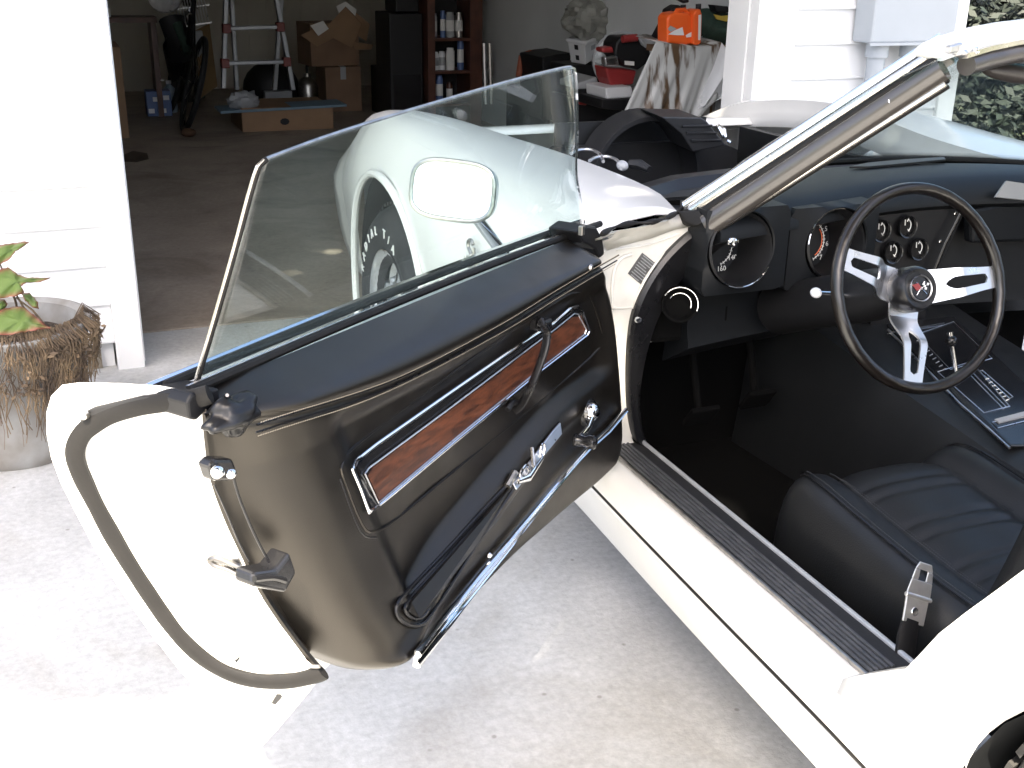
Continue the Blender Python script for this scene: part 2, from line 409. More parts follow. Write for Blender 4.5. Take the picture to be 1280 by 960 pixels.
# ------------------------------------------------------------------ garage
YW = 3.69                       # outer face of the front wall sheathing
garage = thing('garage', (.75, YW, 0), 'white vinyl sided garage with its wide door open behind the car', 'garage')
OL, OR, CR = .19, 2.432, 3.40   # opening left and right, right corner
mb = MB()
mb.box((-2.1, YW + .02, .0), (.10, YW + .16, 2.6)).box((2.56, YW + .02, 0), (CR - .02, YW + .16, 2.6)).box((.10, YW + .02, 2.15), (2.56, YW + .16, 2.6))
mb.build('front_wall', M['siding'], garage)
MB().box((-2.1, YW + .16, .0), (-1.95, 11.45, 2.6)).build('side_wall', M['wallin'], garage)
MB().box((3.22, YW + .165, .0), (CR - .03, 11.45, 2.6)).build('side_wall', M['wallin'], garage)
MB().box((-2.1, 11.30, .002), (CR - .03, 11.45, 2.6)).build('back_wall', M['panelin'], garage)
mb = MB()                        # panel grooves of the back wall
for k in range(30): mb.box((-1.9 + k * .17, 11.292, .05), (-1.885 + k * .17, 11.3, 2.58))
g = mb.build('wall_batten', M['panelin'], garage)
MB().box((-2.1, YW + .16, 2.6), (CR, 11.45, 2.66)).build('ceiling', M['wallin'], garage)
MB().box((-2.1, YW + .005, -.02), (.06, YW + .1, .095)).build('foundation', M['foundation'], garage)
MB().box((2.6, YW + .005, -.02), (CR, YW + .1, .095)).build('foundation', M['foundation'], garage)
RE = [(-2.6, 2.62), (1.45, 2.62), (3.95, 3.67)]        # roof edge over the front wall: level, then a rake rising to the right
mb = MB()
mb.loft([[(x, 3.38, z), (x, 11.9, z), (x, 11.9, z + .12), (x, 3.38, z + .12)] for x, z in RE], True, True)
mb.build('roof', M['roof'], garage)
mb = MB()
for y0 in (YW + .02, 11.30): mb.prism([(-2.1, y0, 2.605), (CR - .02, y0, 2.605), (CR - .02, y0, 3.41), (1.46, y0, 2.61)], (0, .14, 0))
mb.build('gable', M['siding'], garage, kind='stuff')
def board(x0, x1, z):
    e = .127
    sec = [(YW - .003, z + e + .004), (YW - .013, z + .012), (YW - .016, z + .006), (YW - .015, z), (YW + .006, z), (YW + .012, z + .05), (YW + .012, z + e + .004)]
    MB().loft([[(x0, y, w) for y, w in sec], [(x1, y, w) for y, w in sec]], True, True).build('siding_board', M['siding'], garage)
for k in range(16):
    z = .090 + .127 * k
    board(-2.1, .1052, z); board(2.6008, CR - .085, z)
# trim boards round the opening: an outer face and a jamb return
MB().box((.106, YW - .028, -.004), (OL, YW + .03, 2.15)).build('door_trim', M['trimwhite'], garage, bevel=.004)
MB().box((OL - .022, YW + .033, -.004), (OL + .006, YW + .17, 2.15)).build('door_jamb', M['trimwhite'], garage)
MB().box((OR, YW - .028, -.004), (2.60, YW + .03, 2.15)).build('door_trim', M['trimwhite'], garage, bevel=.004)
MB().box((OR - .006, YW + .033, -.004), (OR + .022, YW + .17, 2.15)).build('door_jamb', M['trimwhite'], garage)
MB().box((.10, YW - .03, 2.156), (2.60, YW + .03, 2.30)).build('door_head', M['trimwhite'], garage)
MB().box((CR - .085, YW - .026, .05), (CR, YW + .06, 2.5)).build('corner_board', M['trimwhite'], garage, bevel=.004)
MB().box((CR - .028, YW + .063, .05), (CR + .0, YW + .17, 2.5)).build('corner_board', M['trimwhite'], garage)

# meter box with its conduits
ub = thing('utility_box', (3.0, YW - .02, .6), 'pale grey utility box with conduits on the siding right of the garage opening', 'utility box')
MB().box((2.862, YW - .13, .990), (3.255, YW - .018, 1.62)).build('box', M['greybox'], ub, bevel=.008)
MB().box((2.856, YW - .138, .982), (3.261, YW - .128, .992)).build('drip_lip', M['greybox'], ub)
for x, r in ((2.945, .034), (3.10, .03)):
    MB().tube([(x, YW - .07, .985), (x, YW - .07, .02)], r, 16).build('conduit', M['greyp' if r < .03 else 'greybox'], ub, smooth=True)
    MB().tube([(x, YW - .07, .986), (x, YW - .07, .935)], r + .009, 16).build('coupling', M['greybox'], ub, smooth=True)
# ------------------------------------------------------------------ shrubs beyond the corner
def leafball(mb, c, rx, ry, rz, n, s):
    c = Vector(c)
    for _ in range(n):
        d = Vector((random.gauss(0, 1), random.gauss(0, 1), random.gauss(0, 1))).normalized()
        q = .55 + .45 * random.random() ** .5
        q *= 1 + .28 * noise.noise(d * 2.3 + c)
        p = c + Vector((d.x * rx, d.y * ry, d.z * rz)) * q
        a = Vector((random.gauss(0, 1), random.gauss(0, 1), random.gauss(0, 1))).normalized(); b = a.orthogonal().normalized()
        L = s * random.uniform(.7, 1.4)
        mb.add([p - a * L, p + b * L * .45, p + a * L, p - b * L * .45], [(0, 1, 2, 3)])
def shrub(x, y, w, h, label):
    t = thing('shrub', (x, y, -.06), label, 'shrub', 'shrubs beyond the garage corner')
    tr = MB()
    for k in range(5):
        a = k * 1.3; tr.tube([(x, y, -.1), (x + .1 * math.cos(a) * w, y + .1 * math.sin(a) * w, h * .35), (x + .45 * math.cos(a) * w, y + .4 * math.sin(a) * w, h * .8)], [.035, .022, .008], 6)
    tr.build('stem', M['bark'], t)
    mb = MB(); rnd = random.Random(int(x * 10))
    for k in range(11):
        a = rnd.random() * 6.28
        leafball(mb, (x + .5 * w * math.cos(a) * rnd.random(), y + .5 * w * math.sin(a) * rnd.random(), h * (.12 + .65 * rnd.random())), w * .46, w * .46, h * .32, 1500, .036)
    mb.build('foliage', M['leafgreen'], t)
shrub(4.6, 5.6, 1.2, 1.5, 'low dark shrub close to the garage corner, seen through the windshield')
shrub(6.0, 5.5, 1.4, 1.5, 'low dark shrub between the garage corner and the right edge of the windshield')
shrub(6.3, 7.3, 1.5, 2.3, 'dark leafy shrub just past the white garage corner')
shrub(8.3, 7.4, 1.7, 2.6, 'dark shrub seen through the right end of the windshield')
shrub(10.4, 8.6, 1.9, 3.0, 'tall dark shrub farthest from the garage corner')
def grassblades(): pass

# ================================================================== CAR
CAR = (1.70, 1.5, 0)
car = thing('sports_car', CAR, 'white open sports car with black interior and its driver door swung wide open', 'car')

# ---- front fender: columns along y, each a profile over the outer skin, the crest and down to the engine bay
ARC, ARR = (2.95, .372), .352
def fender_x(y): return ps([1.83, 2.2, 2.6, 2.95, 3.3, 3.8], [.868, .850, .820, .802, .815, .90], y)
def crest_x(y): return ps([1.83, 2.2, 2.6, 3.0, 3.4, 3.8], [1.03, 1.02, .985, .950, .96, 1.02], y)
def crest_z(y): return ps([1.72, 2.0, 2.4, 2.75, 3.05, 3.35, 3.6, 3.95], [.842, .838, .845, .858, .864, .838, .79, .66], y)
def inner_x(y): return ps([1.72, 1.9, 2.1, 2.45, 2.75, 3.1, 3.5], [1.05, 1.11, 1.165, 1.150, 1.09, 1.04, 1.06], y)
def fender(mir=None, y0=1.835, y1=3.95):
    ys = sorted(set([y0 + (y1 - y0) * k / 30 for k in range(31)] + [ARC[0] + ARR * math.cos(math.pi * k / 22) for k in range(23)]))
    secs = []
    for y in ys:
        d = abs(y - ARC[0]); zb = .304 if y < 2.4 else .20
        if d < ARR: zb = max(zb, ARC[1] + math.sqrt(ARR * ARR - d * d))
        X, cx_, cz_ = fender_x(y), crest_x(y), crest_z(y)
        cz_ = max(cz_, zb + .02)
        def skin(z):     # outer skin by height
            return X + ps([.2, .33, .5, .64, .74, .82, .86], [.07, .03, .008, 0, .012, .045, .075], z * .86 / max(cz_ - .02, .5) if z > .5 else z)
        zt = cz_ - .022
        q = [(skin(zb + (zt - zb) * k / 9), y, zb + (zt - zb) * k / 9) for k in range(10)]
        xs = q[-1][0]
        q += [(lerp(xs, cx_, .35), y, cz_ - .008), (cx_, y, cz_), (lerp(cx_, inner_x(y), .5), y, cz_ - .002), (inner_x(y), y, cz_ - .012), (inner_x(y) + .004, y, cz_ - .05), (inner_x(y) + .03, y, cz_ - .10)]
        secs.append(q)
    if mir: secs = [[(mir - p[0], p[1], p[2]) for p in s] for s in secs]
    return MB().loft(secs)
ff = fender().build('front_fender', M['paint'], car, smooth=True, solid=.004)
arc = [(fender_x(ARC[0] + ARR * math.cos(a)) - .002, ARC[0] + ARR * math.cos(a), ARC[1] + ARR * math.sin(a)) for a in [R(-25 + 230 * k / 36) for k in range(37)]]
arc = [p for p in arc if p[2] > .2]
MB().tube(arc, .011, 8).build('arch_lip', M['paint'], ff, smooth=True)
fr = fender(mir=3.37, y0=1.72).build('front_fender', M['paint'], car, smooth=True, solid=.004)
# "Stingray" script on the fender side
xs = fender_x(2.35)
o = onx(604, 337, .838)
mtx = frame(Vector((.838, o.y, o.z)), (0, -1, .06), (0, .10, 1))
def emb(pts, r=.0032): MB().tube([mtx @ Vector((x, y, .004)) for x, y in catmull([(x, y, 0) for x, y in pts], 6) for x, y in [(x, y)]], r, 6).build('script_letter', M['steel'], ff, smooth=True)
def cat2(pts): return [(p.x, p.y) for p in catmull([(x, y, 0) for x, y in pts], 6)]
sb = MB()
def stroke(pts, r=.0034, mbx=None): (mbx or sb).tube([mtx @ Vector((x, y, .004)) for x, y in cat2(pts)], r, 6)
stroke([(-.052, .046), (-.062, .054), (-.08, .050), (-.084, .036), (-.066, .022), (-.060, .006), (-.076, -.008), (-.098, -.004), (-.104, .012)], .0042)
stroke([(-.046, .040), (-.046, .006), (-.038, .002)]); stroke([(-.058, .026), (-.034, .026)], .0026)
stroke([(-.028, .022), (-.028, .002), (-.020, .004)]); stroke([(-.016, .022), (-.016, .002)]); stroke([(-.016, .016), (-.006, .022), (-.002, .012), (-.002, .002)])
stroke([(.016, .022), (.008, .018), (.008, .006), (.016, .004), (.018, .020), (.018, -.012), (.008, -.016)])
stroke([(.026, .022), (.026, .002)]); stroke([(.026, .016), (.036, .022)])
stroke([(.050, .020), (.042, .016), (.042, .004), (.052, .006), (.053, .021), (.054, .002)])
stroke([(.062, .022), (.066, .004)]); stroke([(.076, .022), (.066, -.012), (.056, -.014)])
sb.build('script_emblem', M['steel'], ff, smooth=True)

# ---- wheels
def wheel(c, x_face, letters, k=1.0):
    c = Vector(c)
    w = MB().lathe([(r * k, h) for r, h in [(.155, .035), (.19, .012), (.21, .004), (.255, -.004), (.285, .004), (.305, .022), (.318, .05), (.320, .12), (.318, .16), (.300, .20), (.21, .215), (.16, .20)]], (x_face, c.y, c.z), (1, 0, 0), 48)
    wo = w.build('wheel', M['tyre' if letters else 'dusty'], car, smooth=True)
    tr = MB()
    k_ = k
    for i in range(64):
        a = 2 * math.pi * i / 64
        for x0, tw in ((.055, .03), (.105, -.03), (.15, .03)):
            p = Vector((x_face + x0, c.y + .3225 * k_ * math.cos(a), c.z + .3225 * k_ * math.sin(a)))
            tr.obox(p, ((1, tw * 8, 0), (0, -math.sin(a), math.cos(a)), (0, math.cos(a), math.sin(a))), (.02, .009, .004))
    tr.build('tread_block', M['tyre' if letters else 'dusty'], wo, kind='stuff')
    MB().lathe([(.0, .055), (.03, .053), (.035, .035), (.06, .040), (.075, .06), (.12, .078), (.150, .066), (.176, .022), (.190, .006), (.197, .004), (.198, .014), (.188, .03)], (x_face, c.y, c.z), (1, 0, 0), 40).build('rim', M['chrome'], wo, smooth=True)
    sp = MB()
    for k in range(5):
        a = 2 * math.pi * k / 5 + .3
        sp.tube([Vector((x_face + xx, c.y + r * math.cos(a), c.z + r * math.sin(a))) for r, xx in ((.03, .036), (.08, .034), (.13, .046), (.168, .05))], [.03, .024, .026, .036], 8, flat=.45, up=(1, 0, 0))
    sp.build('wheel_spoke', M['alu'], wo, smooth=True)
    if letters:
        s = 'RADIAL T/A'
        lm = MB()
        for i, ch in enumerate(s):
            if ch == ' ': continue
            a = R(158 - 10.2 * i)          # from the leading side over the top
            rad = .247
            # seen from outside, forward is to the left
            p = Vector((x_face - .006, c.y - rad * math.cos(a), c.z + rad * math.sin(a)))
            up = Vector((0, -math.cos(a), math.sin(a))); right = Vector((0, -math.sin(a), -math.cos(a)))
            fm = frame(p, right, up)
            q = text('tyre_letter', ch, .036, None, None, fm, .0015)
            lm.add(q.v, q.f)
        lm.build('tyre_lettering', M['dialwhite'], wo)
    return wo
wheel((0, 2.93, .322), .808, True)
wheel((0, .387, .355), .862, False, 1.13)
for yc, zc, r, x0 in ((2.95, .372, .37, .84), (.387, .33, .393, .864)):   # dark wheel houses
    MB().lathe([(r, 0), (r, .36), (.01, .37)], (x0, yc, zc), (1, 0, 0), 28).build('wheel_house', M['bay'], car, smooth=True)


# ---- nose, engine bay
mb = MB()
mb.loft([[(x, 3.42 + .02 * math.cos((x - 1.69) * 2.2), .735), (x, 3.46, .752), (x, 3.62, .735), (x, 3.85, .66), (x, 3.97, .56), (x, 3.95, .38), (x, 3.7, .25)] for x in (1.02, 1.2, 1.45, 1.69, 1.93, 2.18, 2.36)])
mb.build('nose_panel', M['paint'], car, smooth=True, solid=.004)
MB().box((1.06, 2.16, .30), (2.32, 3.50, .40)).build('engine_bay_floor', M['bay'], car)
MB().box((1.10, 2.13, .30), (2.27, 2.19, .80)).build('firewall', M['bay'], car)
for x0 in (1.10, 2.22): MB().box((x0, 2.2, .3), (x0 + .03, 3.40, .735)).build('inner_fender', M['bay'], car)
mb = MB()
mb.box((1.30, 2.35, .40), (2.08, 3.05, .60)).box((1.36, 2.5, .6), (1.52, 2.95, .68)).box((1.86, 2.5, .6), (2.02, 2.95, .68))
mb.build('engine_block', M['bay'], car, bevel=.02)
# fan shroud: a deep ring with a flat panel and a ribbed box beside it
SC = Vector((1.80, 3.27, .600))
sh = MB()
prof = [(.186, 0), (.200, 0), (.204, .012), (.210, .07), (.215, .10)]
sh.lathe(prof, SC, (0, 1, 0), 48)
sh.lathe([(.1865, .001), (.182, .05), (.178, .10)], SC, (0, 1, 0), 48)
sho = sh.build('fan_shroud', M['shroud'], car, smooth=True)
MB().prism([SC + Vector((x, .10, z)) for x, z in ((-.36, -.24), (-.36, .06), (-.29, .10), (.30, .10), (.40, .06), (.42, -.24))], (0, .03, 0)).build('shroud_panel', M['shroud'], sho)
MB().box((1.52, 3.395, .36), (2.08, 3.412, .772)).build('radiator', M['bay'], car)
mb = MB()
rb = [ony(x, y, 3.12) for x, y in ((828, 147), (878, 149), (900, 178), (868, 182))]
bx = MB().prism([ony(x, y, 3.15) for x, y in ((826, 146), (876, 147), (884, 152), (908, 182), (866, 190), (852, 168))], (.03, .2, 0)).build('shroud_cover', M['shroud'], sho, bevel=.004)
for a, b in (((853, 158), (890, 157)), ((858, 166), (896, 166)), ((864, 176), (902, 175))):
    MB().tube([ony(*a, 3.147), ony(*b, 3.147)], .004, 6).build('rib', M['shroud'], sho)
MB().tube([ony(897, 156, 3.12), ony(903, 163, 3.10), ony(906, 172, 3.09)], [.006, .012, .008], 8).build('hood_latch', M['chrome'], car, smooth=True)
MB().tube([ony(908, 176, 3.08), ony(912, 178, 3.08)], .006, 8).build('latch_pin', M['chrome'], car, smooth=True)
# cowl ledge in front of the windshield
cw = []
for x, yo in ((1.12, -.14), (1.17, -.02), (1.3, .06), (1.5, .10), (1.7, .115), (1.9, .10), (2.1, .06), (2.24, -.04)):
    y = 2.16 + yo
    cw.append([(x, y + .05, .76), (x, y + .05, .815), (x, y + .035, .822), (x, y - .005, .822), (x, y - .02, .80), (x, y - .15, .775), (x, y - .16, .70)])
MB().loft(cw).build('cowl', M['blackp'], car, smooth=True)
for px, py in ((722, 188), (745, 197)):
    p = [onz(px + a, py + b, .83) for a, b in ((-8, 4), (0, 0), (14, -1), (24, 2), (30, 8), (32, 14))]
    MB().tube(catmull(p, 4), .0042, 8).build('brake_line', M['alu'], car, smooth=True)
MB().ball(onz(778, 207, .835), .012, .02, .012).build('cap', M['greyp'], car, smooth=True)
MB().tube([onz(786, 205, .83), onz(800, 206, .83), onz(812, 212, .825)], [.010, .013, .008], 8).build('hose', M['blackp'], car, smooth=True)

# ---- hinge pillar and cowl side (the aged white jamb in front of the door opening)
def PY(pts, y): return [ony(*p, y) for p in pts]
JY = 1.83
jp = PY([(748, 318), (756, 312), (790, 303), (832, 288), (858, 274), (880, 284), (850, 303), (826, 328), (806, 360), (795, 395), (790, 440), (789, 500), (791, 548), (796, 560)], JY) + [Vector((.90, JY, .33)), Vector((.872, JY, .45)), Vector((.868, JY, .75))]
jam = MB().prism(jp, (0, .07, 0)).build('hinge_pillar', M['jamb'], car, bevel=.004)
# rolled top of the cowl side under the windshield corner
sec = []
for a, b, c in (((752, 298), (754, 305), (758, 313)), ((775, 288), (778, 296), (784, 305)), ((805, 283), (808, 290), (815, 297)), ((835, 276), (838, 282), (845, 286)), ((850, 268), (856, 275), (868, 282))):
    A, B, C_ = onz(*a, .838), ony(*b, JY - .012), ony(*c, JY - .006)
    sec.append([A + Vector((0, .03, -.01)), A, B, C_])
MB().loft(sec).build('cowl_side', M['jamb'], car, smooth=True, solid=.003)
MB().tube(catmull([onz(*p, .842) for p in ((752, 293), (768, 284), (790, 279), (812, 278), (832, 273), (845, 266), (851, 262))], 5), [.004 + .002 * math.sin(k * .9) for k in range(31)], 8).build('cowl_seal', M['seal'], car, smooth=True)
def jtube(pts, r, m, nm, y=JY - .001): return MB().tube(catmull(PY(pts, y), 5), r, 8).build(nm, M[m], car, smooth=True)
jtube([(770, 312), (790, 309), (812, 305), (850, 292)], .0022, 'jamb', 'panel_crease')
jtube([(790, 318), (778, 322), (770, 332), (766, 350), (765, 380), (767, 384)], .004, 'jamb', 'panel_crease')
jtube([(838, 312), (820, 330), (805, 352), (797, 372), (792, 386)], .004, 'jamb', 'panel_crease')
jtube([(767, 385), (778, 385), (790, 384)], .0022, 'jamb', 'panel_crease')
st = MB().prism(PY([(803, 316), (823, 332), (803, 357), (785, 342)], JY - .0016), (0, .0012, 0)).build('paper_sticker', mat('foil_sticker', (.13, .13, .13), .45, .3, vary=.4, vscale=90), car)
mb = MB()
for k in range(9):
    t = k / 9 + .06
    a = Vector((803, 316, 0)).lerp(Vector((785, 342, 0)), t); b = Vector((823, 332, 0)).lerp(Vector((803, 357, 0)), t)
    a2, b2 = a.lerp(b, .08 + .1 * random.random()), a.lerp(b, .6 + .32 * random.random())
    mb.tube([ony(a2.x, a2.y, JY - .0018), ony(b2.x, b2.y, JY - .0018)], .0009, 4)
mb.build('print_line', M['greyp'], st)

# ---- black kick trim following the front of the door opening
outer = [(876, 283), (858, 296), (842, 311), (827, 328), (812, 350), (800, 374), (792, 398), (788, 425), (786, 455), (786, 490), (788, 520), (793, 545), (800, 556)]
inner = [(914, 299), (893, 316), (872, 330), (852, 350), (836, 374), (824, 396), (815, 420), (808, 445), (803, 470), (800, 495), (801, 520), (804, 540), (808, 552)]
O_ = catmull(PY(outer, 1.815), 4); I_ = catmull(PY(inner, 1.835), 4)
sec = []
for a, b in zip(O_, I_):
    w = (b - a); sec.append([a + Vector((0, .03, 0)), a + Vector((0, .004, 0)), a + w * .1 + Vector((0, -.004, 0)), a + w * .6 + Vector((0, -.004, 0)), b, b + Vector((.012, .06, 0)), b + Vector((.02, .40, 0))])
kick = MB().loft(sec).build('kick_trim', M['vinyl2'], car, smooth=True)
for p in ((885, 296), (798, 400)):
    MB().lathe([(.0, -.004), (.005, -.0035), (.007, -.001), (.0072, .002)], ony(*p, 1.811), (0, 1, 0), 14).build('screw', M['chrome'], kick, smooth=True)
MB().box(tuple(ony(811, 428, 1.9)), tuple(ony(820, 424, 1.9) + Vector((0, .01, 0)))).build('kick_tag', M['greyp'], car)

# ---- windshield pillar: parallel strips from the cowl corner up to the header
PB, PT = Vector((1.085, 1.81, .842)), Vector((1.345, 1.467, 1.145))
dB, dT = depth(PB), depth(PT)
def pil(px, py, off=0):           # depth grows linearly along the pillar
    t = (px - 862) / (1190 - 862); return ondep(px, py, lerp(dB, dT, t) + off)
def strip(name, b, t, wid, m, off=0, flat=.6, n=10, parent=None):
    P = [pil(lerp(b[0], t[0], k / 12), lerp(b[1], t[1], k / 12), off) for k in range(13)]
    r = [depth(p) / FPX * wid / 2 for p in P]
    return MB().tube(P, r, n, flat=flat, up=(-.5, -.8, .3)).build(name, M[m], parent or car, smooth=True)
pc = strip('windshield_pillar', (862, 274), (1186, 66), 30, 'trimwhite' if 0 else 'paint', .05, .5)
strip('chrome_molding', (856, 258), (1176, 47), 13, 'chrome', .014, .7, parent=pc)
strip('white_molding', (862, 266), (1182, 57), 13, 'silverpaint', .010, .6, parent=pc)
strip('gasket', (869, 272), (1180, 68), 12, 'seal', .006, .8, parent=pc)
strip('rounded_trim', (884, 281), (1180, 86), 32, 'pillarvinyl', .012, .8, n=14, parent=pc)
strip('trim_edge', (892, 286), (1184, 97), 14, 'blackp', .022, .8, parent=pc)
strip('edge_strip', (897, 285), (1182, 105), 8, 'silverpaint', .014, .8, parent=pc)
strip('inner_seal', (900, 287), (1186, 108), 6, 'seal', .024, .8, parent=pc)
MB().prism([pil(848, 264, -.006), pil(872, 262, -.006), pil(885, 276, -.006), pil(870, 283, -.006), pil(856, 278, -.006)], (0, .03, -.008)).build('pillar_boot', M['seal'], pc, bevel=.003)
MB().lathe([(0, -.003), (.006, -.002), (.008, .002)], pil(1115, 126, -.001), (.5, .8, -.3), 12).build('screw', M['chrome'], pc, smooth=True)
# mirror image pillar on the passenger side
MB().tube([(2.315, 1.81, .842), (2.055, 1.467, 1.145)], .03, 10, flat=.7).build('windshield_pillar', M['paint'], car, smooth=True)
# ---- header across the top of the windshield
def hdr(px, py, off=0):
    X = 1.345 + (px - 1190) * .00290
    return onx(px, py, X)
HX = [1.345 + k * .0788 for k in range(10)]
def hy(x): return 1.467 + .075 * (1 - ((x - 1.70) / .355) ** 2)
def hz(x): return 1.145 + .022 * (1 - ((x - 1.70) / .355) ** 2)
secs = [[(x, hy(x) + a, hz(x) + b) for a, b in ((.075, .000), (.07, .022), (.035, .036), (.0, .034), (-.02, .022), (-.02, .012), (.02, -.002))] for x in [1.335] + HX[1:-1] + [2.065]]
hd = MB().loft(secs, True, True).build('header_panel', M['paint'], car, smooth=True)
MB().loft([[(x, hy(x) + a, hz(x) + b) for a, b in ((-.021, .0125), (-.027, .012), (-.027, .004), (-.015, .003))] for x in [1.35] + HX[1:-1] + [2.05]], True, True).build('header_seal', M['silverpaint'], hd, smooth=True)
MB().tube([(x, hy(x) - .012, hz(x) - .012) for x in [1.372] + HX[1:-1] + [2.028]], .0165, 14).build('header_trim', M['trimdark'], hd, smooth=True)
MB().ball(ony(1200, 66, 1.455), .012, .012, .008).build('latch_bracket', M['alu'], hd, smooth=True)
MB().obox(ony(1192, 60, 1.452), ((1, .1, .2), (0, 1, 0), (0, 0, 1)), (.013, .006, .006)).build('latch_bracket', M['alu'], hd, bevel=.002)
MB().prism([pil(1148, 66, -.004), pil(1162, 52, -.004), pil(1190, 48, -.004), pil(1200, 56, -.004), pil(1188, 74, -.004), pil(1165, 72, -.004)], (.004, .03, -.006)).build('corner_cap', M['paint'], hd, bevel=.005)
MB().lathe([(0, -.004), (.005, -.003), (.006, .0)], ony(1220, 63, 1.452), (0, 1, 0), 12).build('screw', M['chrome'], hd, smooth=True)
v0 = ony(1255, 90, 1.56)
va = (Vector((.96, .10, -.12)).normalized(), Vector((-.1, 1, .2)).normalized(), Vector((.1, -.2, 1)).normalized())
MB().ball(v0 + va[0] * .03, .088, .022, .0165, 20, 10, va).build('sun_visor', M['trimdark'], car, smooth=True)
MB().tube([ony(1203, 75, 1.49), ony(1216, 83, 1.54)], .005, 8).build('visor_arm', M['chrome'], car, smooth=True)

# roof: centre bar, passenger roof panel and the arch behind the seats
def rz(x, y): return 1.165 + .02 * (1 - ((x - 1.70) / .37) ** 2) + .012 * math.sin(max(0, min(1, (1.5 - y) / .75)) * math.pi) - .02 * sm(.75, .3, y)
MB().loft([[(x, 1.53 - .82 * k / 8, rz(x, 1.53 - .82 * k / 8) + d) for x, d in ((1.655, -.03), (1.655, 0), (1.70, .004), (1.745, 0), (1.745, -.03))] for k in range(9)], True, True).build('roof_bar', M['paint'], car, smooth=True)
MB().loft([[(x, 1.52 - .77 * k / 8, rz(x, 1.5 - .75 * k / 8) + .002) for x in (1.75, 1.85, 1.95, 2.03, 2.09, 2.14)] for k in range(9)]).build('roof_panel', M['paint'], car, smooth=True, solid=.02)
MB().loft([[(x, .705 - .05 * k, rz(x, .7) - .004 * k * k) for x in (1.30, 1.36, 1.5, 1.7, 1.9, 2.04, 2.14)] for k in range(7)]).build('roof_arch', M['paint'], car, smooth=True, solid=.03)
# ---- windshield glass, bowed forward
def wsp(u, v):
    s = 2 * u - 1; b = 1 - s * s
    B = Vector((1.70 + .615 * s, 1.815 + .36 * b ** .8, .842 + .004 * b)); T = Vector((1.70 + .365 * s, 1.478 + .085 * b, 1.148 + .02 * b))
    p = B.lerp(T, v); return p + Vector((0, .012, .02)) * math.sin(v * math.pi)
MB().grid(wsp, 28, 12).build('windshield', M['wglass'], car, smooth=True, solid=.004, ang=0)
MB().grid(lambda u, v: wsp(u, .86 + .14 * v) + Vector((0, -.004, -.003)), 28, 3).build('shade_band', M['shade'], car, smooth=True, ang=0)
MB().tube([wsp(k / 30, 0) for k in range(31)], .008, 8).build('windshield_seal', M['seal'], car, smooth=True)

# ---- dashboard pad
def dyf(x): return ps([1.05, 1.2, 1.4, 1.7, 2.0, 2.2, 2.35], [1.80, 1.835, 1.87, 1.905, 1.87, 1.835, 1.80], x)
def dyb(x):
    s = (x - 1.70) / .615; return 1.80 + .36 * max(0, 1 - s * s) ** .8
secs = []
for k in range(25):
    x = 1.125 + (2.275 - 1.125) * k / 24
    f, b = dyf(x), max(dyb(x), dyf(x) + .06); zt = .862 - .012 * abs((x - 1.7) / .63) ** 2
    eb = .02 * math.exp(-((x - 1.28) / .17) ** 2)      # brow over the two dials
    secs.append([(x, b + .02, .825), (x, b - .02, .842), (x, lerp(f, b, .6), zt - .004), (x, lerp(f, b, .25), zt), (x, f - .005, zt - .003), (x, f - .035 - eb, zt - .016), (x, f - .055 - eb, zt - .038), (x, f - .056 - eb, zt - .055), (x, f - .035, zt - .068), (x, f + .03, zt - .07), (x, f + .03, .60), (x, f + .02, .56), (x, f + .12, .50)])
dash = MB().loft(secs, False, True).build('dashboard', M['pad'], car, smooth=True, ang=50)
slot = [onz(*p, .8665) for p in ((1062, 208), (1085, 203), (1130, 199), (1180, 196), (1182, 199), (1130, 204), (1085, 208))]
MB().prism(slot, (0, 0, -.004)).build('defroster_slot', M['black'], dash)
# two big dials deep in their tunnels
def dial(c, kind):
    c = Vector(c); ax = Vector((-.06, 1, -.14)).normalized()
    d = MB().lathe([(.072, .004), (.069, 0), (.067, .004), (.060, .05), (.056, .092)], c, ax, 40).build('dial_tunnel', M['blackp'], car, smooth=True)
    arc = [c + (Vector((1, .06, 0)).normalized() * math.cos(a) + Vector((0, .14, 1)).normalized() * math.sin(a)) * .0715 for a in [R(t) for t in (range(78, 175, 4) if kind else range(235, 330, 4))]]
    MB().tube(arc, .0016, 6).build('chrome_arc', M['chrome'], d, smooth=True)
    o = c + ax * .09
    X = Vector((1, .06, 0)); X = (X - ax * X.dot(ax)).normalized(); Y = X.cross(ax) * -1
    if Y.z < 0: Y = -Y
    MB().lathe([(0, 0), (.058, 0), (.058, .01)], o, ax, 40).build('dial_face', M['dial'], d)
    P = lambda r, a: o - ax * .0012 + (X * math.cos(a) + Y * math.sin(a)) * r
    mb = MB(); mb.tube([P(.041, R(t)) for t in range(-70, 81, 10)], .0011, 4)
    for t in range(-70, 81, 10): mb.tube([P(.038, R(t)), P(.044, R(t))], .0008, 4)
    mb.build('dial_scale', M['dialwhite'], d)
    if kind: MB().tube([P(.036, R(t)) for t in range(-60, 41, 8)], .0014, 4).build('redline', M['dialred'], d)
    MB().tube([P(.008, R(215)), P(.042, R(215))], .0010, 4).build('needle', M['dialred'], d)
    for i, s in enumerate(('4', '5', '6', '7', '8') if kind else ('100', '120', '140', '160')):
        a = R(60 - 36 * i if kind else 42 - 38 * i)
        text('numeral', s, .0145, M['dialwhite'], d, frame(P(.050, a), X, Y), .0003)
    return d
dial(ony(928, 312, 1.755), 0)
dial(ony(1047, 306, 1.775), 1)
c0 = ony(916, 303, 1.72)
MB().lathe([(0, -.003), (.004, -.004), (.0085, -.002), (.0095, .002)], c0, (0, 1, -.1), 16).build('knob', M['chrome'], dash, smooth=True)
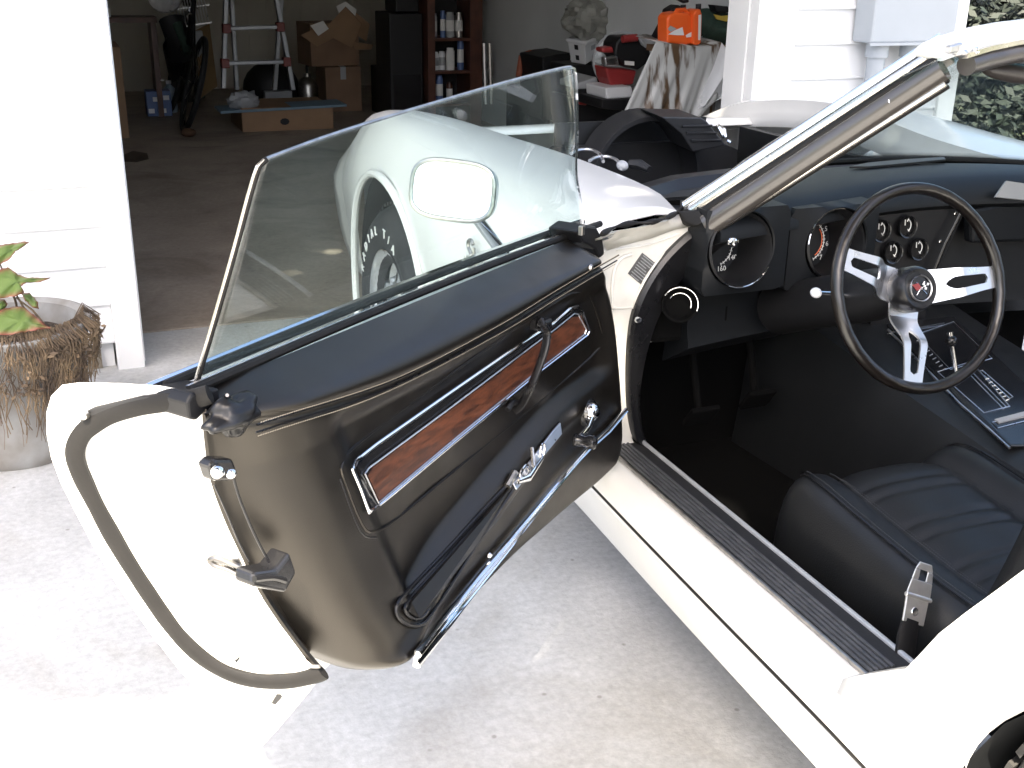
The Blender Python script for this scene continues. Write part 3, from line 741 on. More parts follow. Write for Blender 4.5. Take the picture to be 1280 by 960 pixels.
# face of the dial housing: one plate round each tunnel mouth, with its return
for c, l, r_, b, t in ((ony(928, 312, 1.755), .076, .108, .088, .076), (ony(1047, 306, 1.775), .108, .10, .092, .076)):
    rows = [[], [], [], []]
    for k in range(49):
        a = 2 * math.pi * k / 48; ca, sa = math.cos(a), math.sin(a)
        m = min((r_ if ca > 0 else l) / max(1e-6, abs(ca)), (t if sa > 0 else b) / max(1e-6, abs(sa)))
        rows[0].append(c + Vector((.0715 * ca, .006, .0715 * sa))); rows[1].append(c + Vector((.074 * ca, .003, .074 * sa)))
        rows[2].append(c + Vector((m * ca, .010 - .14 * min(0, m * sa) * 0, m * sa))); rows[3].append(c + Vector((m * ca, .11, m * sa)))
    MB().loft(rows).build('dial_housing', M['pad'], dash, smooth=True, ang=50)
# centre stack: four small gauges, vents, trim strip
MB().prism([ony(*p, 1.868) for p in ((1078, 262), (1200, 250), (1208, 262), (1166, 352), (1152, 420), (1090, 420))], (0, .05, 0)).build('centre_panel', M['blackp'], dash, bevel=.003)
for p in ((1103, 289), (1136, 284), (1118, 316), (1150, 312)):
    c = ony(*p, 1.852)
    g = MB().lathe([(.024, .008), (.0235, 0), (.021, .001), (.020, .012), (0, .012)], c, (0, 1, -.1), 24).build('small_gauge', M['blackgloss'], car, smooth=True)
    mb = MB(); P = lambda r, a: c + Vector((r * math.cos(a), .0105, r * math.sin(a)))
    mb.tube([P(.0145, R(t)) for t in range(-50, 75, 15)], .0013, 4)
    for t in (-45, 70): mb.tube([P(.010, R(t)), P(.017, R(t))], .0012, 4)
    mb.tube([P(.002, R(120)), P(.014, R(100))], .0014, 4)
    mb.build('gauge_marks', M['dialwhite'], g)
for x0, x1, y0, y1 in ((1123, 1160, 244, 262), (1165, 1199, 240, 256)):
    q = [ony(*p, 1.862) for p in ((x0, y0 + 2), (x1, y0), (x1, y1 - 2), (x0, y1))]
    v = MB().tube(q, .0012, 6, closed=True).build('air_vent', M['brushed'], car)
    mb = MB()
    for k in range(6):
        a = q[0].lerp(q[1], (k + .5) / 6); b = q[3].lerp(q[2], (k + .5) / 6)
        mb.obox((a + b) / 2 + Vector((0, .004, 0)), ((1, 0, 0), (0, 1, 0), (0, 0, 1)), (.0012, .006, (a - b).length / 2))
    mb.build('vent_slat', M['blackp'], v)
MB().tube([ony(1153, 236, 1.84), ony(1168, 235, 1.84)], .002, 6).build('vent_lever', M['chrome'], dash)
ts = MB().tube([ony(1207, 256, 1.845), ony(1182, 305, 1.845), ony(1165, 346, 1.845)], .0048, 8, flat=.4, up=(0, 1, 0)).build('trim_strip', M['blackgloss'], dash, smooth=True)
for p in ((1194, 267), (1175, 302)): MB().lathe([(0, -.003), (.004, -.002), (.0045, .001)], ony(*p, 1.853), (0, 1, 0), 10).build('screw', M['chrome'], dash, smooth=True)
gb = MB().prism([ony(*p, 1.85) for p in ((1215, 262), (1330, 240), (1340, 300), (1215, 305))], (0, .03, 0)).build('glove_door', M['pad'], dash, bevel=.008)
MB().prism([ony(*p, 1.82) for p in ((1258, 226), (1300, 232), (1300, 252), (1244, 246))], (0, .004, -.002)).build('paper_slip', M['greyp'], dash)
# lower dash and ball vent at the kick panel
MB().box((1.06, 1.87, .565), (1.24, 1.97, .64)).build('fuse_panel', M['carpet'], car, bevel=.012)
bv = MB().lathe([(.036, .01), (.035, 0), (.031, .002), (.027, .014), (.0, .02)], ony(850, 381, 1.80), (.5, 1, -.1), 28).build('ball_vent', M['carpet'], car, smooth=True)
for r, h in ((.0345, -.001), (.022, .006)):
    c = ony(850, 381, 1.80); ax = Vector((.5, 1, -.1)).normalized(); e = Vector((1, -.5, 0)).normalized(); g = ax.cross(e)
    MB().tube([c + ax * h + (e * math.cos(R(t)) + g * math.sin(R(t))) * r for t in range(-150, 21, 12)], .0011, 6).build('chrome_ring', M['chrome'], bv, smooth=True)
# pedals, steering column, stalk
for x, z in ((1.22, .37), (1.36, .39)):
    MB().obox((x, 1.92, z), ((1, 0, 0), (0, .8, .6), (0, -.6, .8)), (.035, .006, .03)).build('pedal', M['carpet'], car, bevel=.004)
    MB().tube([(x, 1.93, z), (x, 2.0, z + .2)], .008, 8).build('pedal_arm', M['carpet'], car)

SWC = Vector((1.350, 1.468, .767)); TI = R(21)
SN = Vector((0, -math.cos(TI), math.sin(TI)))      # towards the driver
SX = Vector((1, 0, 0)); SY = Vector((0, math.sin(TI), math.cos(TI)))
col = MB().lathe([(.036, .05), (.040, .09), (.048, .12), (.05, .30), (.055, .42)], SWC, -SN, 24).build('steering_column', M['blackp'], car, smooth=True)
sp = ony(1020, 366, 1.60)
stk = MB().tube([SWC - SN * .14 + SX * -.03, sp.lerp(SWC - SN * .14, .35), sp], [.005, .004, .0035], 8).build('turn_signal_stalk', M['chrome'], car, smooth=True)
MB().ball(sp, .0095, .012, .0095).build('knob', M['whitep'], stk, smooth=True)
# ---- steering wheel
RW = .172
ring = []
swm = MB()
cs = []
for k in range(97):
    a = 2 * math.pi * k / 96; er = SX * math.cos(a) + SY * math.sin(a)
    cs.append([SWC + er * (RW + .0104 * math.cos(2 * math.pi * j / 14)) + SN * (.0118 * math.sin(2 * math.pi * j / 14) * (1 + .05 * math.sin(a * 30))) for j in range(14)])
swm.loft(cs, True)
stw = swm.build('steering_wheel', mat('steering_rim', (.0065, .005, .0042), .28, bump=.12, bscale=260, coat=.1), car, smooth=True)
HUB = SWC - SN * .038
def spoke(a, w0, w1):
    d = SX * math.cos(a) + SY * math.sin(a); e = -SX * math.sin(a) + SY * math.cos(a)
    # outline with a long tapered slot, bent: hub end lies deeper
    def pt(r, w): return SWC + d * r + e * w - SN * lerp(.040, .002, sm(.045, .10, r))
    r0, r1 = .022, RW - .006
    N = 34; rows = []
    for k in range(N + 1):
        r = lerp(r0, r1, k / N); w = lerp(w0, w1, sm(.02, RW, r)); s = 0
        if .074 < r < r1 - .018: s = w * .42 * min(1, ((r - .074) / .012)) ** .5 * min(1, (r1 - .018 - r) / .004) ** .5
        rows.append((r, w, s))
    mb = MB()
    L = [[pt(r, w), pt(r, s)] for r, w, s in rows]; Q = [[pt(r, -s), pt(r, -w)] for r, w, s in rows]
    mb.loft(L).loft(Q)
    return mb.build('spoke', M['brushed'], stw, solid=.0035, bevel=0)
for a in (R(2), R(157), R(-103)): spoke(a, .031, .019)
hb = MB().lathe([(.028, -.03), (.036, -.012), (.040, .0), (.040, .026), (.0375, .034), (.034, .038), (.026, .036), (.0, .037)], HUB, SN, 40).build('hub', M['vinyl2'], stw, smooth=True)
E0 = HUB + SN * .0375
MB().lathe([(.0225, -.002), (.0225, .0015), (.020, .003), (.0195, .001), (0, .001)], E0, SN, 32).build('horn_emblem', M['blackgloss'], stw, smooth=True)
MB().lathe([(.0205, .002), (.0225, .0035), (.0235, .0018), (.0232, -.001)], E0, SN, 32).build('emblem_ring', M['alu'], stw, smooth=True)
def flag(s, m, chk):
    d = (SX * s * .62 + SY * .78).normalized(); e = Vector((SX * .78 - SY * .62 * s)) if s > 0 else Vector((-SX * .78 - SY * .62 * 1))
    MB().tube([E0 + SN * .002 - d * .014 - SX * s * .002, E0 + SN * .002 + d * .014], .0006, 5).build('flag_pole', M['chrome'], stw)
    mb = MB(); mk = MB()
    for i in range(3):
        for j in range(3):
            o = E0 + SN * .0022 + d * (.000 + .0045 * i) + SX * s * (.0008 + .0042 * j) + SY * (-.0006 * j)
            (mb if (i + j) % 2 == 0 or not chk else mk).obox(o, (d, SX * s - SY * .3, SN), (.0022, .0022, .0004))
    mb.build('flag', m, stw)
    if chk: mk.build('flag_check', M['blackgloss'], stw)
flag(-1, mat('flag_red', (.20, .03, .03), .4), False); flag(1, M['whitep'], True)

# ---- floor, tunnel and console
MB().box((1.031, .55, .16), (2.35, 2.3, .215)).build('cabin_floor', M['carpet'], car)
MB().box((1.05, 2.10, .2), (2.30, 2.12, .80)).build('toe_board', M['carpet'], car)
MB().box((2.34, .5, .2), (2.40, 1.9, .80)).build('passenger_door', M['vinyl'], car)
tn = []
for y in (2.08, 1.95, 1.8, 1.6, 1.4, 1.2, 1.0, .7):
    zt = ps([.7, 1.2, 1.6, 1.95, 2.08], [.43, .455, .505, .565, .60], y); sd = ps([.7, 1.2, 1.6, 2.08], [.0, .005, .02, .05], y)
    tn.append([(1.46 - sd, y, .21), (1.475 - sd, y, .33), (1.49 - sd, y, zt - .055), (1.515 - sd, y, zt - .012), (1.545, y, zt), (1.86, y, zt), (1.89, y, zt - .02), (1.91 + sd, y, .21)])
MB().loft(tn).build('tunnel', M['leather'], car, smooth=True)
def ctop(px, py, up=0):          # point on the sloped console top
    z = .5
    for _ in range(6):
        p = onz(px, py, z); z = ps([.7, 1.2, 1.6, 1.95, 2.08], [.43, .455, .505, .565, .60], p.y) + .003 + up
    return onz(px, py, z)
def plate(poly, h, name, m, par, **k): return MB().prism([ctop(*p) for p in poly], (0, 0, h)).build(name, M[m], par, **k)
con = plate([(1108, 408), (1192, 398), (1300, 500), (1330, 560), (1262, 560), (1200, 505)], .006, 'console', 'blackgloss', car, bevel=.002)
def outline(poly, r=.0015, m='brushed', up=.008, n='plate_outline', closed=True): MB().tube([ctop(*p, up) for p in poly], r, 6, closed=closed).build(n, M[m], con)
outline([(1108, 417), (1180, 404)], .0018, 'chrome', closed=False)
outline([(1146, 418), (1192, 402), (1240, 448), (1188, 462)], .001)
outline([(1172, 465), (1214, 452), (1262, 508), (1230, 516)], .0014)
outline([(1212, 468), (1216, 466), (1258, 509), (1254, 511)], .0012)
outline([(1224, 464), (1228, 463), (1266, 496), (1262, 498)], .0012)
outline([(1240, 528), (1282, 517), (1290, 524), (1247, 535)], .001)
plate([(1242, 530), (1280, 520), (1286, 524), (1248, 534)], .010, 'ash_tray', 'greyp', con)
for k in range(7): outline([(1232 + k * 4.2, 474 + k * 4.4), (1236 + k * 4.2, 473 + k * 4.4)], .0012, 'dialwhite', .009, 'shift_mark', False)
for k in range(9): outline([(1146 + k * 4, 426 + k * 4.6), (1150 + k * 4, 424 + k * 4.6)], .0009, 'greyp', .009, 'heater_mark', False)
MB().tube([ctop(1262, 560, .006), ctop(1238, 538, .008), ctop(1200, 505, .008), ctop(1110, 412, .008)], .0028, 8).build('console_edge', M['alu'], con, smooth=True)
kb = ctop(1196, 470, .0); kt = kb + Vector((-.01, .02, .135)); kt = ony(1188, 420, kb.y + .02)
sh = MB().tube([kb, kb.lerp(kt, .78)], .0048, 12).build('shifter', M['chrome'], car, smooth=True)
MB().ball(kb.lerp(kt, .88), .0125, .0125, .012).build('shift_knob', M['blackgloss'], sh, smooth=True)
MB().tube([kb.lerp(kt, .99), kb.lerp(kt, 1.10)], .0062, 10).build('knob_button', M['chrome'], sh, smooth=True)

# ---- bucket seat
seat = None
def seat_sec(y):
    zc = ps([.9, 1.1, 1.3, 1.40, 1.455, 1.475], [.425, .425, .440, .448, .436, .40], y)
    sh = ps([.9, 1.40, 1.455, 1.475], [0, .0, .010, .028], y)
    q = []
    for x, dz in ((1.085, -.22), (1.083, -.12), (1.088, -.045), (1.104, .002), (1.128, .019), (1.162, .015), (1.186, .006), (1.196, -.013), (1.208, -.010), (1.226, .003), (1.30, .006), (1.385, .004), (1.408, -.005), (1.418, -.009), (1.427, .006), (1.445, .022), (1.472, .026), (1.495, .010), (1.51, -.04), (1.513, -.12), (1.51, -.22)):
        xx = x + (sh if x < 1.25 else -sh if x > 1.35 else 0)
        z = max(.22, zc + dz)
        if 1.205 < x < 1.415:      # cross pleats
            for yp in (1.385, 1.352, 1.268, 1.232, 1.15, 1.112): z -= .0045 * math.exp(-((y - yp) / .006) ** 2)
        q.append((xx, y, z))
    return q
ys = sorted(set([.90 + .0072 * k for k in range(80)] + [1.475, 1.47, 1.465]))
ys = [y for y in ys if y <= 1.4751]
S = [seat_sec(y) for y in ys]
S.append([(p[0] * .99 + .013, 1.480, min(p[2], .36)) for p in S[-1]]); S.append([(p[0] * .99 + .013, 1.470, .22) for p in S[-2]])
seat = MB().loft(S).build('seat', M['leather'], car, smooth=True, ang=80, sub=1)
def seam(idx, dz=.003, r=.0016, y0=.92, y1=1.46, nm='piping', m='vinyl2'):
    P = [Vector(seat_sec(lerp(y0, y1, k / 30))[idx]) + Vector((0, 0, dz)) for k in range(31)]
    MB().tube(P, r, 6).build(nm, M[m], seat, smooth=True)
seam(4, .0006, .0022); seam(7, .002, .0016); seam(13, .002, .0016); seam(16, .001, .0024)
mb = MB()
for idx, dx in ((4, .007), (6, 0.0), (8, .004)):
    for k in range(110):
        y = lerp(.93, 1.45, k / 110); p = Vector(seat_sec(y)[idx]) + Vector((dx, 0, .0012)); mb.tube([p + Vector((0, 0, .0018)), p + Vector((0, .003, .0018))], .0006, 4, cap=False)
mb.build('stitching', mat('dark_thread', (.045, .047, .05), .7), seat, kind='stuff')
# lower edge of the backrest
bk = []
for k in range(13):
    v = k / 12; z = .40 + .46 * v; y = 1.0 - .10 * v - .02 * math.sin(v * 3) ; 
    bk.append([(x, y + dy - .05 * (abs((x - 1.30) / .22) ** 3 if x > 1.3 else abs((x - 1.30) / .22) ** 3) * -1 * .8, z) for x, dy in ((1.075, -.16), (1.08, -.06), (1.10, -.02), (1.14, -.005), (1.18, -.03), (1.30, -.045), (1.42, -.03), (1.46, -.005), (1.50, -.02), (1.52, -.06), (1.525, -.16))])
br = MB().loft(bk, False, False).build('backrest', M['leather'], seat, smooth=True, ang=80, solid=.01)
# ---- seat belt buckle standing beside the seat
bc = onx(1146, 744, 1.075)
tg = Vector((.40, .38, .83)).normalized(); rt = Vector((.90, -.06, -.40)).normalized(); rt = (rt - tg * rt.dot(tg)).normalized(); nn = rt.cross(tg)
def bp(a, b, c=0): return bc + (rt * a + tg * b + nn * c) * 1.2
belt = MB().tube([bp(.004, -.135, .0), bp(.0, -.09), bp(-.003, -.05), bp(-.002, -.030)], [.020, .019, .019, .017], 10, flat=.35, up=nn).build('seat_belt', M['blackp'], car, smooth=True)
pl_ = MB()
out = [(-.017, -.034), (.017, -.034), (.018, -.004), (.021, .0), (.020, .010), (.0175, .034), (.013, .040), (-.006, .040), (-.012, .034), (-.016, .010), (-.020, .0)]
hole = [(-.004, .018), (.008, .018), (.009, .031), (-.003, .031)]
# plate with a window: four strips round the hole and the shank
pl_.prism([bp(*p) for p in [(-.017, -.034), (.017, -.034), (.018, -.004), (-.018, -.004)]], nn * .004)
pl_.prism([bp(*p) for p in [(-.0185, .0), (.021, .0), (.020, .018), (-.014, .018)]], nn * .0025)
pl_.prism([bp(*p) for p in [(-.014, .0182), (-.004, .0182), (-.003, .0308), (-.011, .0308)]], nn * .0025)
pl_.prism([bp(*p) for p in [(.009, .0182), (.020, .0182), (.018, .0308), (.010, .0308)]], nn * .0025)
pl_.prism([bp(*p) for p in [(-.011, .031), (.018, .031), (.014, .040), (-.006, .040)]], nn * .0025)
pl_.tube([bp(-.020, -.002, .002), bp(.022, -.002, .002)], .0036, 8)
MBp = pl_.build('buckle_plate', mat('buckle_steel', (.78, .77, .74), .42, .85, vary=.1, vscale=60), belt, bevel=.0012)
MB().lathe([(0, .006), (.006, .0055), (.007, .003)], bp(-.002, -.020), nn, 14).build('rivet', M['chrome'], belt, smooth=True)

# ---- sill: painted outer strip, ribbed step plate, rocker below the gap
YS = [2.6, 2.3, 2.05, 1.9, 1.75, 1.6, 1.45, 1.3, 1.2, 1.1, 1.02, .94, .86, .80]
def so_(y): return ps([.8, .95, 1.1, 1.3, 1.6, 2.0], [-.036, -.026, -.021, -.017, -.010, .003], y)   # body flares out towards the rear
sl_ = []
for y in YS:
    d = so_(y); sl_.append([(1.02, y, .371), (.953, y, .371), (.942 + d * .5, y, .368), (.930 + d, y, .352), (.922 + d, y, .330), (.917 + d, y, .306), (.922 + d, y, .303), (.94, y, .303)])
sill = MB().loft(sl_).build('sill', M['paint'], car, smooth=True)
rk = [[(.95, y, .294), (.923 + so_(y), y, .294), (.919 + so_(y), y, .288), (.926 + so_(y), y, .26), (.940 + so_(y), y, .212), (.950 + so_(y), y, .186), (1.02, y, .182)] for y in YS]
MB().loft(rk).build('rocker_panel', M['paint'], car, smooth=True)
MB().tube([(.9225 + so_(y), y, .300) for y in YS], .0055, 8).build('rocker_gap', M['seal'], car)
MB().tube([(.938, y, .360) for y in YS[:-3]], .002, 6).build('paint_edge', M['jamb'], sill)
y0, y1 = 1.022, 1.856
plt = MB().box((.950, y0, .3705), (1.030, y1, .376)).build('step_plate', M['rubber'], car)
for k, x in enumerate((.9605, .9695, .9785, .9875, .9965)):
    MB().tube([(x, y0 + .003, .3765), (x, y1 - .003, .3765)],   .0033, 8, flat=.8).build('rib', M['ribrubber'], plt, smooth=True)
MB().box((.9475, y0 - .002, .371), (.9535, y1, .3785)).build('plate_edge', M['steel'], plt, bevel=.002)
MB().box((1.0235, y0 - .002, .371), (1.0325, y1, .3805)).build('plate_edge', mat('anodised_edge', (.55, .57, .58), .5, .5, vary=.15, vscale=30), plt, bevel=.003)
MB().box((1.026, y0, .2), (1.031, y1, .3703)).build('sill_inner', M['carpet'], car)
# ---- rear quarter panel: lower door corner, wheel arch and fender hump
RA, RR = (.387, .330), .398
def q_top(y): return ps([.68, .735, .835, .88, .93, 1.03], [.80, .71, .57, .50, .455, .372], y)
ys = sorted(set([-.55 + 1.58 * k / 46 for k in range(47)] + [RA[0] + RR * math.cos(math.pi * k / 22) for k in range(23)] + [1.03]), reverse=True)
def q_skin(z, y):
    flare = ps([.5, .735, .835, .88, .93, 1.03], [0, .004, .012, .020, .030, .035], y)
    lo = ps([.2, .303, .36, .45, .55, .65, .75, .82, .86], [.97, .905, .885, .860, .846, .845, .858, .885, .92], z)
    return lo + flare * sm(.30, .42, z) * 1.6
secs = []
for y in ys:
    zb = .303 if y > RA[0] + RR else .22
    d = abs(y - RA[0])
    if d < RR: zb = max(zb, RA[1] + math.sqrt(RR * RR - d * d))
    zt = q_top(y) if y > .68 else ps([-.6, 0, .35, .55, .68], [.80, .87, .89, .87, .83], y)
    zt = max(zt, zb + .01)
    q = [(q_skin(lerp(zb, zt, k / 10), y), y, lerp(zb, zt, k / 10)) for k in range(11)]
    x = q[-1][0]
    if y > .68: q += [(x + .012, y - .004, zt + .004), (x + .03, y - .008, zt - .002), (x + .06, y - .012, zt - .03), (x + .10, y - .015, zt - .10)]
    else: q += [(x + .03, y, zt + .015), (x + .08, y, zt + .02), (x + .16, y, zt + .01), (x + .30, y, zt - .03)]
    secs.append(q)
qp = MB().loft(secs).build('rear_quarter', M['paint'], car, smooth=True, solid=.004)
MB().tube([(q_skin(RA[1] + RR * math.sin(a), RA[0] + RR * math.cos(a)) - .001, RA[0] + RR * math.cos(a), RA[1] + RR * math.sin(a)) for a in [R(5 + 150 * k / 30) for k in range(31)]], .006, 8).build('arch_lip', M['paint'], qp, smooth=True)

# ================================================================== DRIVER DOOR, swung open about its hinges
HD = Vector((.93, 1.74, 0)); DU = Vector((-.8, -.6, 0)); DN = Vector((.6, -.8, 0)); DZ = Vector((0, 0, 1))
def W(u, n, z): return HD + DU * u + DN * n + DZ * z
def ond(px, py, off=0.0):
    d = ray(px, py); t = ((HD - CAMP).dot(DN) + off) / d.dot(DN); P = CAMP + d * t
    return (P - HD).dot(DU), P.z
def Wd(px, py, off=0.0): u, z = ond(px, py, off); return W(u, off, z)

# depth of the padded inner panel over (along the door, height)
def bulge(u, z): return .030 * sm(.60, .40, z) * sm(.12, .70, u) * sm(.95, .72, u) + .066 * min(1, max(0, (.74 - z) / .36)) * sm(.58, .88, u)
def pocket_edge_lo(u): return ps([-.05, .12, .25, .40, .55, .70, .80], [.57, .568, .560, .525, .488, .452, .43], u)
def recess(u, z):
    h = z - pocket_edge_lo(u); lo = sm(.006, .034, h) * lerp(.60, .42, sm(.015, .16, h)); hi = sm(.775, .735, z)
    ur = ps([.43, .55, .70, .78], [.735, .762, .815, .84], z)
    return lo * hi * sm(ur, ur - .045, u) * sm(.03, .10, u)
def zs(u): return ps([0, .25, .45, .70, .93, 1.0], [.802, .789, .775, .772, .797, .805], u)     # stitched seam of the top cushion
def nt_(u, z):
    n = bulge(u, z) - .036 * recess(u, z)
    s = zs(u)
    if z > s:
        t = min(1, (z - s) / max(.02, .838 - s)); n += .010 * math.sin(math.pi * min(1, t * 1.3)) - .060 * t ** 2.4
    n -= .004 * math.exp(-((z - s) / .006) ** 2)
    # ledge over the lower pocket
    n += .010 * math.exp(-((z - pocket_edge_lo(u) + .012) / .016) ** 2) * sm(.0, .3, u)
    return n
def tuz(px, py):                 # pixel -> (u, z) on the panel surface
    off = 0.0
    for _ in range(12):
        u, z = ond(px, py, off); off = .5 * off + .5 * nt_(u, z)
    return u, z
def T(px, py, up=0.0):
    off = 0.0
    for _ in range(12):
        u, z = ond(px, py, off); off = .5 * off + .5 * (nt_(u, z) + up)
    return W(u, off, z)
# end plane of the door through three measured corners
EA, EB, EC = W(.975, -.04, .806), W(1.05, -.194, .837), W(.93, -.055, .32)
EN = (EB - EA).cross(EC - EA).normalized()
if EN.dot(DU) < 0: EN = -EN
def E_(px, py, up=0.0):
    d = ray(px, py); t = (EA + EN * up - CAMP).dot(EN) / d.dot(EN); return CAMP + d * t
endo = [(240, 489), (200, 482), (150, 479), (100, 478), (78, 481), (64, 495), (58, 516), (58, 540), (64, 572), (76, 604), (94, 640), (118, 685), (148, 734), (184, 786), (222, 835), (270, 888), (322, 938), (345, 914), (372, 882), (400, 848), (378, 818), (349, 779), (323, 739), (300, 692), (280, 645), (264, 600), (257, 560), (256, 530), (250, 505)]
EO = [E_(*p) for p in endo]
def hinge_side(P):
    u, n, z = (P - HD).dot(DU), (P - HD).dot(DN), P.z
    def f(s):
        q = s ** .16
        nn = lerp(n, -.105 + (n + .05) * .5, s if n < -.06 else q) + (-.012 * math.sin(math.pi * s) if n < -.06 else 0)
        zz = lerp(z, max(z, .34), s) if z < .7 else z - .055 * sm(0, .06, s)
        return W(lerp(u, .0, s), nn, zz)
    return f
secs = [[hinge_side(P)(s) for P in EO] for s in (0, .012, .05, .12, .25, .4, .6, .8, 1)]
secs[0] = EO
door = MB().loft(secs, True, True).build('door', M['paint'], car, smooth=True, ang=32)
door['label'] = 'open driver door with black padded inner panel'
# raised rim of the outer skin round the jamb
MB().tube(catmull([E_(*p, .001) for p in [(84, 487), (72, 500), (68, 520), (70, 548), (82, 590), (104, 640), (150, 722), (190, 778), (226, 826), (272, 877), (318, 926)]], 5), .0028, 8).build('skin_edge', M['jamb'], door, smooth=True)
# weatherstrip on the door end
wp = catmull([E_(*p, .004) for p in [(262, 493), (238, 499), (205, 503), (170, 509), (135, 520), (110, 535), (97, 552), (94, 572), (104, 600), (124, 640), (152, 690), (184, 740), (218, 788), (250, 820), (284, 841), (322, 851), (362, 851), (392, 845), (404, 840)]], 6)
MB().tube(wp, [.0112 + .001 * noise.noise(p * 30) for p in wp], 10, flat=.5, up=EN).build('weatherstrip', M['seal'], door, smooth=True)
MB().prism([E_(*p, .001) for p in [(102, 516), (120, 507), (180, 493), (236, 491), (240, 500), (180, 506), (128, 522), (104, 530)]], EN * .006).build('seal_flange', M['rubber'], door, bevel=.002)
MB().lathe([(0, .006), (.0045, .005), (.006, .0)], E_(106, 518, .010), EN, 12).build('screw', M['steel'], door, smooth=True)
# latch loop, bump stop, drain slot, small clip
lp = catmull([E_(*p, .006) for p in [(262, 700), (270, 697), (284, 702), (298, 708), (304, 714), (297, 717), (284, 711), (268, 706)]], 4, True)
MB().tube(lp, .0036, 8, closed=True).build('latch_loop', M['darksteel'], door, smooth=True)
MB().prism([E_(*p, -.002) for p in [(288, 698), (300, 696), (305, 708), (298, 712)]], EN * .006).build('latch_pocket', M['black'], door)
MB().prism([E_(*p, .0) for p in [(288, 806), (300, 804), (306, 812), (296, 822), (287, 818)]], EN * .008).build('bump_stop', M['jamb'], door, bevel=.003)
MB().prism([E_(*p, -.004) for p in [(294, 818), (299, 814), (301, 820), (297, 825)]], EN * .0055).build('bump_hole', M['black'], door)
sl = [(324, 889), (326, 882), (334, 874), (345, 866), (352, 866), (354, 871), (346, 880), (335, 890), (328, 893)]
MB().prism([E_(*p, -.006) for p in sl], EN * .0068).build('drain_slot', M['steel'], door)
MB().tube([E_(*p, .001) for p in sl], .0016, 6, closed=True).build('slot_rim', M['jamb'], door)
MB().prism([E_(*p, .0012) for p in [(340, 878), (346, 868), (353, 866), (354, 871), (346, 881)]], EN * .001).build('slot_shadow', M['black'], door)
MB().tube([E_(381, 826, .004), E_(390, 833, .008), E_(400, 833, .01)], .0024, 6).build('wire_clip', M['steel'], door, smooth=True)

# ---- padded panel: a patch between four traced edges, rolled over towards the door end
front = catmull([tuz(*p) + (0,) for p in [(752, 318), (762, 336), (770, 362), (776, 400), (780, 440), (783, 480), (785, 520), (785, 545), (781, 566), (770, 588)]], 6)
rear = catmull([tuz(*p) + (0,) for p in [(292, 522), (300, 545), (312, 590), (328, 640), (350, 690), (376, 742), (404, 790), (428, 824), (448, 845)]], 6)
bot = catmull([tuz(*p) + (0,) for p in [(770, 588), (740, 618), (690, 662), (640, 708), (590, 760), (545, 806), (515, 834), (496, 849), (475, 854), (448, 845)]], 6)
topz = [(lerp(front[0].x, rear[0].x, k / 40), .838 - .0 * k, 0) for k in range(41)]
topz = [Vector(p) for p in topz]
NU, NV = 130, 120
Fr, Re, Bo, To = resample(front, NV + 1), resample(rear, NV + 1), resample(bot, NU + 1), resample(topz, NU + 1)
Fr[0] = To[0]; Re[0] = To[-1]
rows = []
for i in range(NU + 1):
    s = i / NU; row = []
    for j in range(NV + 1):
        t = j / NV
        q = Fr[j] * (1 - s) + Re[j] * s + To[i] * (1 - t) + Bo[i] * t - (Fr[0] * (1 - s) * (1 - t) + Re[0] * s * (1 - t) + Fr[-1] * (1 - s) * t + Re[-1] * s * t)
        u, z = q.x, q.y
        n = nt_(u, z)
        db = (1 - t) * .5; n -= .030 * max(0, 1 - db / .035) ** 2         # bottom edge rolls under
        de = s * .9; n -= .022 * max(0, 1 - de / .03) ** 2               # front edge
        dr = (1 - s) * .9; n -= lerp(.045, .062, t) * max(0, 1 - dr / .115) ** 2          # rear fold
        row.append(W(u, n, z))
    rows.append(row)
fold = rows[-1]
white = resample(catmull([E_(*p, .001) for p in [(258, 512), (260, 545), (267, 596), (284, 646), (304, 690), (327, 737), (352, 776), (381, 815), (404, 842)]], 6), NV + 1)
for k in (1, 2, 3, 4):
    t = k / 4
    rows.append([a.lerp(b, t) + (DU * .010 - DN * .0) * math.sin(math.pi * t) * .5 for a, b in zip(fold, white)])
rows.append([p + DU * .0025 - DN * .004 for p in white]); rows.append([p - DU * .008 - DN * .006 for p in white])
fr0 = [p - DN * .05 + DU * .01 for p in rows[0]]
rows.insert(0, fr0)
trim = MB().loft(rows)
lastb = [r[-1] for r in rows]
trim.loft([lastb, [p - DN * .06 + DZ * .012 for p in lastb]])
trim.build('door_panel', M['vinyl'], door, smooth=True, ang=70)
def tt(pts, r, m, nm, up=0.0, k=5, closed=False, flat=1.0, sm_=True, n=8):
    P = [T(*p, up) for p in pts]
    P = catmull(P, k, closed) if k > 1 else P
    return MB().tube(P, r, n, closed=closed, flat=flat, up=DN).build(nm, M[m], door, smooth=sm_)
# cushion seams with stitches
for dz, nm in ((.004, 'seam_cord'), (-.006, 'seam_cord')):
    P = [W(u, nt_(u, zs(u) + dz) + .0005, zs(u) + dz) for u in [.05 + .9 * k / 60 for k in range(61)]]
    MB().tube(P, .0014, 6).build(nm, M['vinyl2'], door, smooth=True)
mb = MB()
for dz in (.008, -.010):
    for k in range(230):
        u = .06 + .89 * k / 230; z = zs(u) + dz
        p = W(u, nt_(u, z) + .0006, z); q = W(u + .0024, nt_(u, z) + .0006, z); mb.tube([p, q], .0007, 4, cap=False)
mb.build('stitching', mat('tan_thread', (.30, .26, .20), .8), door, kind='stuff')
